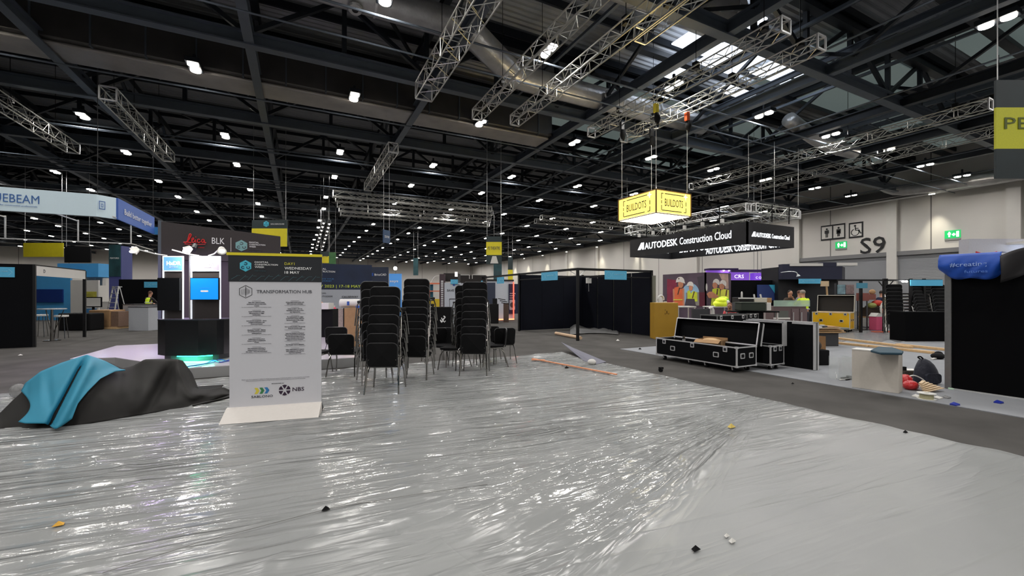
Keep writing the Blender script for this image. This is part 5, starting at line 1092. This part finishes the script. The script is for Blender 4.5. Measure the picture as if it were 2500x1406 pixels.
# backpack
q = G(2262, 936, .012); o = thing('backpack', 'dark navy backpack standing on the light carpet by the silver post', 'backpack', q, -30)
vs = []; rows = []
for z, rx, ry, ox in ((.0,.17,.11,0),(.05,.2,.13,0),(.15,.195,.13,0),(.25,.17,.12,-.01),(.34,.13,.1,-.02),(.41,.08,.07,-.04),(.44,.03,.03,-.05),(.445,.001,.001,-.05)): rows.append([(ox+rx*math.cos(2*math.pi*k/18)*(1+.05*math.sin(5*k)), ry*math.sin(2*math.pi*k/18), z) for k in range(19)])
obj('bag_body', MB().grid(rows), M('navy_nylon', (24,27,42), .6, bump=.5, bscale=14), o, smooth=True); obj('front_pocket', MB().rbox(-.12,.12,-.15,-.1,.03,.2,.05), M('navy_nylon'), o); obj('top_strap', MB().tube(smoothpath([(-.05,0,.43),(-.12,-.02,.48),(-.17,-.03,.47),(-.14,-.04,.44)], 4), .012, 6), black, o)
o = thing('red_net_bag', 'crumpled translucent red plastic bag beside the white box plinth', 'bag', G(2225, 950, .012)); obj('bag_body', MB().ell((-.03,0,.07),(.14,.1,.08),14,9).ell((.12,.12,.12),(.12,.09,.1),12,8), M('red_plastic', (200,50,55), .3, bump=1, bscale=15), o, smooth=True)
o = thing('white_cable_coil', 'white cable loop arching over the red bag', 'cable', G(2250, 948, .012)); obj('cable', MB().tube(smoothpath([(-.25,.1,.05),(-.15,.12,.17),(0,.1,.2),(.15,.05,.14),(.2,0,.05),(.05,-.02,.02),(.1,.1,.05)], 5), .011, 6), white, o)
o = thing('timber_offcuts', 'small pile of pale timber offcuts beside the backpack', 'timber', G(2270, 958, .012))
for i in range(6): obj('strip', MB().bar((-.2+.03*i,.02*i,.03+.02*i),(.32-.02*i,-.05+.04*i,.05+.018*i),.045,.012), M('cream_timber', (215,190,155)), o)
o = thing('tape_reel', 'white round tape reel lying flat in front of the offcuts', 'reel', G(2262, 974, .012)); b = MB(); 
for z in (.0, .085): 
    for k in range(20):
        a0, a1 = 2*math.pi*k/20, 2*math.pi*(k+1)/20; c = lambda r_, a: (r_*math.cos(a), r_*math.sin(a))
        b.prism([c(.035,a0), c(.11,a0), c(.11,a1), c(.035,a1)], z, z+.008)
obj('flange', b, white, o); obj('tape', MB().tube([(0,0,.008),(0,0,.085)], .08, 20), M('beige_tape', (180,175,140)), o); 
for i, (px, py, l, m) in enumerate(((2237,969,'white plastic cup lid left of the tape reel',white),(2290,973,'white paper card right of the tape reel',white),(2325,950,'pale green card against the foot of the black wall',M('pale_green_card',(190,220,195))),(2310,972,'crumpled grey plastic wrap right of the white card',M('milky_plastic')),(2331,989,'blue plastic scrap lying on the light carpet',M('blue_cable')),(2438,984,'blue glove lying before the right black wall',M('blue_cable')))):
    q = G(px, py, .012); e = obj('litter_piece', MB().add([(-.05,-.03,0),(.05,-.04,0),(.06,.03,.01),(-.04,.04,0),(-.05,-.03,.012),(.05,-.04,.02),(.06,.03,.035),(-.04,.04,.02)], [(0,3,2,1),(4,5,6,7),(0,1,5,4),(1,2,6,5),(2,3,7,6),(3,0,4,7)]), m); e.location = q; tag(e, l, 'litter')
o = thing('adhesive_tools', 'black tools and cable bits on the carpet left of the white box', 'tools', G(2072, 925, .012)); obj('tool_body', MB().bar((-.15,.05,.02),(.08,0,.02),.03).box(-.02,.05,-.03,.03,0,.06).bar((-.2,-.05,.01),(.05,-.06,.01),.02), black, o); obj('white_strip', MB().bar((-.3,.0,.012),(-.05,-.04,.012),.03,.01).bar((-.2,.1,.012),(.0,.2,.05),.01), white, o)
o = thing('open_toolbox', 'low dark brown toolbox between the white box and the backpack', 'toolbox', G(2210, 922, .012), -30); obj('box_body', MB().box(0,.35,0,.2,0,.13), M('dark_brown', (52,40,30)), o, bevel=.01); obj('paper', MB().box(.05,.3,.02,.2,.131,.14), white, o); obj('cup', MB().tube([(.03,.05,.131),(.03,.05,.2)], .03, 10), black, o)
o = thing('black_tool_bag', 'small black shapeless bag on the carpet near the silver post', 'bag', G(2290, 876, .012)); obj('bag_body', MB().ell((0,0,.07),(.18,.13,.08),12,8).ell((.1,.02,.12),(.08,.08,.06),10,6), black, o, smooth=True); obj('white_rag', MB().bar((-.35,0,.02),(-.12,0,.03),.05,.02), white, o)
# timber boards
for i, (a, c, zz, l) in enumerate((((2022,836),(2122,846),0,'pale timber board, left one in front of the plastic pile'),((2118,845),(2278,862),0,'pale timber board lying nearest to the white box'),((2040,826),(2225,849),.0,'pale timber board at the back of the row'),((2190,842),(2340,858),.0,'pale timber board running behind the silver post'))):
    p, q = G(a[0], a[1], .03), G(c[0], c[1], .03); p.z = q.z = .045+.001*i; tag(obj('timber_board', MB().bar(p, q, .14, .06), wood), l, 'board', 'timber boards on the light carpet')
o = thing('cardboard_sheets', 'torn brown cardboard leaning on a black crate right of the case lids', 'cardboard', G(1980, 892, .012), -26.7)
obj('black_crate', MB().box(-.02,.42,0,.3,0,.34), black, o, bevel=.02); obj('sheet', MB().add([(.02,.05,.35),(.52,.25,.05),(.55,.3,.62),(.1,.1,.66),(.03,.07,.52)], [(0,1,2,3,4),(4,3,2,1,0)]), card, o); obj('crumpled_bag', MB().ell((.12,.05,.44),(.14,.1,.12),10,7), M('dark_brown'), o, smooth=True)
o = thing('cardboard_stack', 'flat stack of cardboard pieces behind the tall case lid', 'cardboard', G(1975, 845, .012), -26.7)
for i in range(7): obj('sheet', MB().box(-.1+.03*math.sin(i*2),.95+.08*math.sin(i),-.1+.04*math.cos(i*3),.5,.40+.03*i,.42+.03*i), (card, wood, M('cream_timber'))[i % 3], o)
obj('trestle', MB().box(.0,.9,0,.45,0,.4), dgrey, o)
o = thing('tool_pile', 'pile of small tools and papers on the cardboard stack', 'tools', W(2005, 800, 12.2)); obj('pieces', MB().box(-.2,.05,0,.2,-.02,.04).box(.1,.2,0,.1,0,.08).box(.22,.3,.05,.15,0,.06), white, o); obj('dark_pieces', MB().box(.06,.22,-.05,.1,.0,.05), dgrey, o)
o = thing('grey_foam_board', 'curved grey foam board lying at the left end of the timber', 'board', G(2050, 812, .02), -20); obj('board_body', MB().prism([(-.8,0),(-.3,-.15),(.35,-.1),(.5,.1),(.2,.35),(-.6,.3)], .12, .2), M('grey_foam', (125,128,122)), o, bevel=.02); obj('under', MB().box(-.4,.3,0,.2,0,.12), blackm, o)
rows = [[(lambda p, h: (p.x, p.y, .015+h))(G(2040+180*i/24, 834-26*j/12+3*math.sin(i)), .12*abs(noise.noise((i*.4,j*.5,3)))*math.sin(math.pi*i/24)*math.sin(math.pi*j/12)) for i in range(25)] for j in range(13)]
tag(obj('crumpled_clear_plastic', MB().grid(rows), M('milky_plastic'), smooth=True), 'crumpled clear plastic pile on the carpet behind the timber boards', 'plastic')
q = W(2211, 834, 14.2); q.z = 0
o = thing('black_block_counter', 'plain black block counter in front of the far right chair stacks', 'counter', q, -26.7); obj('body', MB().box(0,1.6,0,.6,.0,1.0), M('pure_black', (6,6,8), .85, spec=.08), o)
# trolley with goods, pink bin
o = thing('laden_trolley', 'trolley piled with brown boxes and colourful goods by the white wall', 'trolley', G(2122, 806), -26.7)
obj('box', MB().box(-.25,.0,0,.4,1.3,1.65), M('red_brown_card', (125,70,62)), o); obj('box', MB().box(.0,.3,0,.4,1.35,1.6), M('red_brown_card'), o); obj('teddy_brown_bag', MB().ell((.22,.1,1.7),(.13,.1,.12),10,7), card, o)
obj('deck', MB().box(-.1,.75,0,.5,.55,.6), card, o); obj('red_bag', MB().ell((.45,.1,1.2),(.24,.15,.14),12,8), M('tomato_red', (195,60,40)), o, smooth=True); obj('green_bag', MB().ell((.15,.05,1.1),(.2,.15,.12),12,8), M('olive_green_bag', (130,135,70)), o, smooth=True)
obj('goods', MB().box(.0,.6,.05,.45,.6,1.0).ell((.3,.2,1.0),(.32,.2,.14),10,6), M('dark_brown'), o)
obj('frame', MB().bar((-.1,0,0),(-.1,0,1.3),.04).bar((.75,0,0),(.75,0,.9),.04).bar((-.1,.5,0),(-.1,.5,1.3),.04).box(-.1,.75,0,.5,.1,.14), dgrey, o)
q = G(2140, 808); o = thing('pink_bin', 'pink and white waste bin beside the laden trolley', 'bin', q, -26.7); obj('bin_body', MB().box(0,.42,0,.4,.02,.62), M('pink_plastic', (205,85,120), .5), o, bevel=.02); obj('bin_lid', MB().prism([(-.02,.62),(.44,.62),(.36,.74),(.1,.78)], 0, .4, 'y'), white, o)
obj('bin_bag', MB().ell((.4,.1,.95),(.14,.12,.32),10,8), white, o, smooth=True)
o = thing('orange_pallet_truck', 'orange tube trolley handle and base in front of the pink bin', 'trolley', G(2160, 812), -26.7); obj('handle', MB().tube(smoothpath([(0,0,.06),(-.08,0,.9),(-.05,0,1.0)], 3), .02, 6), M('orange_red', (215,90,60)), o); obj('fork', MB().box(-.5,.5,-.05,.08,.0,.06), M('orange_red'), o)
# ================= BLACK WALL ON THE RIGHT =================
o = thing('black_fabric_wall', 'tall black fabric stand wall filling the right edge with silver end post', 'stand wall', (9.75, 3.06, .012), -90)
obj('fabric', MB().box(.06, 3.4, 0, .12, .02, 2.2), M('pure_black'), o); obj('end_post', MB().box(-.03,.055,-.02,.14,0,2.2), M('dull_aluminium'), o, bevel=.01)
obj('base_rail', MB().box(.06,3.4,-.03,.14,0,.02), alu, o)
o = thing('blue_cloth_banner', 'blue cloth banner with faint white lettering folded over the black wall', 'banner', (9.70, 3.10, 0), -90)
def bz(px, py): Y, z = PX(px, py, 9.7); return 3.10-Y, z
rows = []
for j in range(11):
    v = j/10; r = []
    for i in range(31):
        u = i/30; px = 2297+u*(152-0*v); top = 625-8*u; bot = 655+32*math.sin(math.pi*min(1, u*.85+.05))+6*math.sin(u*9); x, z = bz(px, top+(bot-top)*v); r.append((x, -.05-.05*math.sin(math.pi*v)-.03*math.sin(u*8+v*3)*v-.02*math.sin(u*23+v*9)*v, z+.012))
    rows.append(r)
rows.insert(0, [(p[0], .14, p[2]) for p in rows[0]])
cb = obj('cloth', MB().grid(rows), M('blue_banner_cloth', (24,78,178), .45, var=.1, scale=4), o, smooth=True); cb.modifiers.new('s', 'SOLIDIFY').thickness = .004
x, z = bz(2326, 652); text('lettering', '#creating', x, z, .07, M('faint_white', (150,175,225)), o, -.115, wd=.42, bold=.01); x, z = bz(2362, 667); text('lettering', 'futures', x, z, .05, M('faint_white2', (90,130,210)), o, -.13, wd=.26)
rows = []
for j in range(9):
    v = j/8; r = []
    for i in range(21):
        u = i/20; px = 2446+u*90+6*math.sin(v*3); top = 626-26*math.sin(u*1.4); bot = 690-30*u; x, z = bz(px, top+(bot-top)*v); r.append((x, -.08-.06*math.sin(math.pi*v+u*4), z))
    rows.append(r)
e = obj('black_cloth_fold', MB().grid(rows), M('dark_cloth_fold', (38,36,38), .7), smooth=True); e.location = (9.70, 3.10, 0); e.rotation_euler = (0,0,R(-90)); e.modifiers.new('s', 'SOLIDIFY').thickness = .006; tag(e, 'dark cloth bunched over the top of the black wall at the right edge', 'cloth')
o = bg('white_stand_header', 'white stand header with red shape behind the blue cloth banner', 'stand header', 2365, 2500, 583, 640, 13.5, M('pale_wall_print', (190,190,200), .5), .3); obj('red_shape', MB().prism([(.22,.05),(.9,.05),(.9,.35),(.55,.25),(.22,.35)], -.01, 0, 'y'), rtext, o); obj('lamp_rail', MB().box(o['w']*.68,o['w']+.3,-.5,0,.55,.62), white, o)
for i in range(2): obj('strip_lamp', MB().ell((1.5+.2*i,-.4,.5),(.09,.06,.04),8,5), M('blue_white_lamp', (230,240,255), em=14, var=0), o)
obj('support', MB().box(.1,.2,.1,.2,-o.location.z,0).box(1.6,1.7,.1,.2,-o.location.z,0), steell, o)
# ================= FLOOR DETAILS =================
p, q = G(1300, 878, .02), G(1505, 917, .02); tag(obj('orange_timber_lath', MB().bar((p.x,p.y,.045), (q.x,q.y,.045), .05, .02), M('orange_wood', (212,140,100), .6)), 'long thin orange lath lying on the plastic behind the open floor', 'lath')
p, q = G(1298, 881, .02), G(1330, 882, .02); tag(obj('short_orange_lath', MB().bar((p.x,p.y,.05), (q.x,q.y,.05), .07, .02), M('orange_wood')), 'short orange lath at the far end of the long one', 'lath')
P = [(1370,852),(1400,858),(1480,884),(1455,889),(1425,880)]; e = MB(); pp_ = [G(*p, .02) for p in P]
e.add([(v.x,v.y,[.22,.12,.03,.02,.02][i]) for i, v in enumerate(pp_)]+[(v.x,v.y,[.21,.11,.02,.01,.01][i]) for i, v in enumerate(pp_)], [(0,1,2,3,4),(9,8,7,6,5)]+[(i,i+5,(i+1)%5+5,(i+1)%5) for i in range(5)])
tag(obj('upturned_carpet_flap', e, M('carpet_back', (112,112,124), .9)), 'upturned grey carpet corner beside the plastic sheet', 'carpet flap')
e = MB(); g0, g1 = G(1445, 888, .02), G(1490, 888, .02); tag(obj('white_foam_block', MB().ell((g0.x,g0.y,.06),(.1,.1,.07),8,6), offw, smooth=True), 'crumpled white plastic lump at the edge of the plastic sheet', 'plastic')
q = G(1613, 908); o = thing('loose_caster', 'small black caster wheel lying in the dark aisle', 'caster', q); obj('wheel', MB().tube([(-.02,0,.045),(.02,0,.045)], .045, 12), black, o); obj('bracket', MB().box(-.03,.05,-.03,.03,.06,.1), black, o)
for px, py, s, m, l in ((795,1246,.03,black,'small black scrap on the plastic near a floor seam'),(1698,1344,.03,black,'small black plug on the plastic in the lower right'),(143,1284,.03,M('orange_bit',(225,170,60)),'small orange scrap on the plastic at lower left'),(1785,1044,.05,M('yellow_tape',(205,180,90)),'yellow tape scrap on the plastic right of centre'),(1562,853,.05,black,'black scrap at the tip of the light carpet'),(1508,832,.06,white,'white scrap in the dark aisle by the black booth'),(1383,899,.05,black,'small black bit beside the orange lath'),(1774,1311,.02,white,'white scrap above the black plug'),(1787,1324,.025,white,'larger white scrap above the black plug'),(50,868,.04,white,'white scrap on the dark carpet at far left'),(1935,938,.03,black,'tiny black bit in the aisle before the white box'),(2210,1057,.03,black,'black bit on the aisle edge by the plastic')):
    q = G(px, py, .012); e = obj('floor_scrap', MB().add([(-s,-s*.6,0),(s,-s*.5,0),(s*.8,s*.7,0),(-s*.7,s*.5,0),(0,0,s*.9)], [(0,3,2,1),(0,1,4),(1,2,4),(2,3,4),(3,0,4)]), m); e.location = (q.x,q.y,.02); tag(e, l, 'litter')
b = MB(); pts = [G(x, y, .02) for x, y in ((250,1400),(470,1330),(800,1243),(1000,1210),(1190,1183))]
for p_, q_ in zip(pts, pts[1:]): b.bar((p_.x,p_.y,.024),(q_.x,q_.y,.024),.006,.002)
tag(obj('floor_seam', b, M('seam_dark', (112,111,109))), 'dark carpet seam showing under the plastic sheet in the foreground', 'seam')
# ================= PEOPLE =================
import bmesh
def skinmesh(name, V, E, rad, mat, parent, sub=1, root=0):
    me = bpy.data.meshes.new(name); bm = bmesh.new(); ly = bm.verts.layers.skin.verify(); vs = [bm.verts.new(v) for v in V]
    for v, r in zip(vs, rad): v[ly].radius = (r, r) if not isinstance(r, tuple) else r
    for a, c in E: bm.edges.new((vs[a], vs[c]))
    vs[root][ly].use_root = True; bm.to_mesh(me); bm.free(); me.materials.append(mat)
    o = bpy.data.objects.new(name, me); C.objects.link(o); o.parent = parent
    m = o.modifiers.new('skin', 'SKIN'); m.use_smooth_shade = True; s = o.modifiers.new('sub', 'SUBSURF'); s.levels = sub; s.render_levels = sub
    return o
def person(loc, rz, label, vest, shirt, trous, hair=(40,30,26), lean=0, arms=None, legs=None, seat=0, cap=None, head_turn=(0,0)):
    t = thing('person', label, 'person', loc, rz); ln = R(lean); hz = .93-seat
    def U(x, y, z): # torso-local above the hip -> person space, leaning toward -y
        return (x, y*math.cos(ln)-z*math.sin(ln), hz+z*math.cos(ln)+y*math.sin(ln))
    arms = arms or (((-.25,.02,.22),(-.26,-.08,-.02)), ((.25,.02,.22),(.26,-.08,-.02)))
    legs = legs or (((-.10,-.02,.50),(-.11,.02,.09),(-.12,-.12,.03)), ((.10,-.02,.50),(.11,.02,.09),(.12,-.12,.03)))
    V = [U(0,0,0), U(0,.01,.22), U(0,.0,.42), U(0,-.01,.52), U(head_turn[0]*.5,-.03,.60), U(head_turn[0],-.035+head_turn[1],.72)]; E = [(0,1),(1,2),(2,3),(3,4),(4,5)]
    rd = [(.135,.10),(.125,.095),(.15,.10),.055,.078,.07]
    TV, TE, TR = V[:4], [(0,1),(1,2),(2,3)], [(.15,.115),(.145,.112),(.175,.122),.075]
    LV, LE, LR = [U(0,0,.02)], [], [(.145,.115)]
    for s, (el, ha) in zip((-1, 1), arms):
        sh = len(V); V += [U(s*.175,0,.46), U(*el), U(*ha)]; E += [(2,sh),(sh,sh+1),(sh+1,sh+2)]; rd += [.055,.042,.03]
        k = len(TV); a_ = Vector(U(*el)); h_ = Vector(U(*ha)); TV += [U(s*.175,0,.46), U(*el), tuple(a_+(h_-a_)*.75)]; TE += [(2,k),(k,k+1),(k+1,k+2)]; TR += [.072,.056,.045]
        d = (h_-a_).normalized(); side = d.cross(Vector((0,0,1))); side = side.normalized() if side.length > .1 else Vector((1,0,0)); w0 = len(V)-1
        palm = len(V); V += [tuple(h_+d*.07)]; E += [(w0,palm)]; rd += [(.036,.018)]
        for f in range(4):
            ps = h_+d*(.10)+side*(.026-.0175*f); e1 = ps+d*(.035-.004*abs(f-1.3)); e2 = e1+d*.022-d.cross(side)*.018
            i0 = len(V); V += [tuple(ps), tuple(e1), tuple(e2)]; E += [(palm,i0),(i0,i0+1),(i0+1,i0+2)]; rd += [.009,.008,.007]
        i0 = len(V); V += [tuple(h_+d*.05+side*.045*-s), tuple(h_+d*.085+side*.06*-s)]; E += [(w0,i0),(i0,i0+1)]; rd += [.011,.008]
    for s, (kn, an, toe) in zip((-1, 1), legs):
        hp = len(V); V += [(s*.09,V[0][1],hz-.06), kn, an, toe]; E += [(0,hp),(hp,hp+1),(hp+1,hp+2),(hp+2,hp+3)]; rd += [.085,.055,.038,.035]
        k = len(LV); LV += [(s*.095,V[0][1],hz-.07), kn, an]; LE += [(0,k),(k,k+1),(k+1,k+2)]; LR += [.10,.072,.06]
        obj('shoe', MB().ell((toe[0], toe[1]+.07, max(.035, toe[2]+.01)), (.05,.14,.045), 10, 6), black, t, smooth=True)
    skinmesh('body', V, E, rd, skin, t, 1)
    skinmesh('shirt', TV, TE, TR, M('cloth_%d_%d_%d' % shirt, shirt, .8), t); skinmesh('trousers', LV, LE, LR, M('cloth_%d_%d_%d' % trous, trous, .85), t)
    if vest:
        vm = M('vest_%d_%d_%d' % vest, vest, .6, em=.06)
        v = skinmesh('vest', [U(0,0,-.04), U(0,.01,.22), U(0,0,.43), U(-.13,0,.49), U(.13,0,.49)], [(0,1),(1,2),(2,3),(2,4)], [(.165,.132),(.16,.13),(.19,.138),.07,.07], vm, t)
        b = MB()
        for z in (.08, .24):
            ring = [U(.176*math.cos(2*math.pi*k/16), .01+.145*math.sin(2*math.pi*k/16), z) for k in range(17)]; b.tube(ring, .016, 4, cap=False)
        obj('reflective_band', b, M('reflective_silver', (205,210,205), .4, em=.05), v)
    hd = Vector(V[5]); upv = (Vector(V[5])-Vector(V[4])).normalized(); fw = Vector((0,-math.cos(ln),-math.sin(ln))); sd = Vector((1,0,0))
    def HE(c, r, n=12, m=8):
        b = MB().ell((0,0,0), r, n, m); Mx = Matrix((sd, -fw, upv)).transposed(); cc = hd+sd*c[0]-fw*c[1]+upv*c[2]; b.v = [tuple(Mx @ Vector(v)+cc) for v in b.v]; return b
    h0 = obj('head', HE((0,0,-.01), (.078,.095,.115), 16, 12), skin, t, smooth=True)
    obj('hair', HE((0,.022,.03), (.083,.088,.098)), M('hair_%d' % sum(hair), hair, .8), h0, smooth=True)
    if cap: obj('cap', HE((0,.015,.04), (.095,.108,.09)), M('cap_grey', cap, .8), h0, smooth=True)
    obj('nose', HE((0,-.098,-.015), (.014,.02,.022), 8, 6), skin, h0, smooth=True); obj('mouth', HE((0,-.088,-.06), (.026,.01,.006), 8, 5), M('lips', (140,80,75)), h0)
    for s in (-1, 1): obj('eye', HE((s*.03,-.086,.01), (.011,.008,.008), 8, 5), black, h0); obj('ear', HE((s*.08,.01,-.01), (.012,.022,.032), 8, 6), skin, h0)
    return t
fwd = ((-.2,-.2,.28),(-.12,-.38,.2)), ((.2,-.2,.28),(.12,-.38,.2))
q = W(826, 820, 14.4); person((q.x, q.y, 0), -115, 'person in a pink vest bending over the black counter, dark hair', (235,60,95), (30,22,26), (48,46,40), lean=58, arms=(((-.2,-.22,.42),(-.16,-.30,.25)), ((.2,-.22,.42),(.16,-.30,.25))))
q = W(362, 806, 21.6); person((q.x, q.y, 0), 140, 'person in a yellow vest standing behind the grey desks at left', (205,235,40), (35,30,30), (45,45,50), hair=(90,60,45), lean=6, arms=fwd)
q = G(1928, 800); q = W(1926, 760, 17.6); person((q.x, q.y, 0), -20, 'bearded person in a pale green vest with a hand at the chin', (165,215,170), (70,55,45), (50,50,60), lean=3, arms=(((-.25,.02,.22),(-.2,-.12,.0)), ((.22,-.12,.3),(.03,-.14,.52))))
q = W(1947, 760, 17.9); person((q.x, q.y, 0), 40, 'person in a grey top standing between the two vested workers', None, (120,122,135), (50,50,55), hair=(95,65,55), lean=4)
q = W(1964, 760, 16.6); person((q.x, q.y, 0), 160, 'person in a bright yellow jacket and grey cap seen from behind', (215,240,40), (215,240,40), (50,50,60), cap=(150,140,130), lean=5, arms=fwd)
q = W(2149, 790, 20); person((q.x, q.y, 0), 60, 'person in dark blue workwear with reflective bands beside the trolley', (30,38,75), (25,30,60), (35,35,50), lean=3)
q = W(1784, 770, 15.6); person((q.x, q.y, .0), -60, 'person in a red shirt sitting low beside the work tables', None, (205,80,85), (205,225,60), seat=.42, lean=20, hair=(110,70,50), legs=(((-.12,-.42,.52),(-.12,-.5,.09),(-.12,-.62,.03)), ((.12,-.42,.52),(.12,-.5,.09),(.12,-.62,.03))), arms=fwd)
o = thing('folding_stool', 'low stool under the seated worker in the red shirt', 'stool', (q.x, q.y, 0)); obj('seat', MB().box(-.2,.2,-.18,.18,.33,.36), dgrey, o)
for sx in (-1, 1):
    for sy in (-1, 1): obj('leg', MB().bar((sx*.17,sy*.15,0),(sx*.15,sy*.13,.33),.025), alu, o)
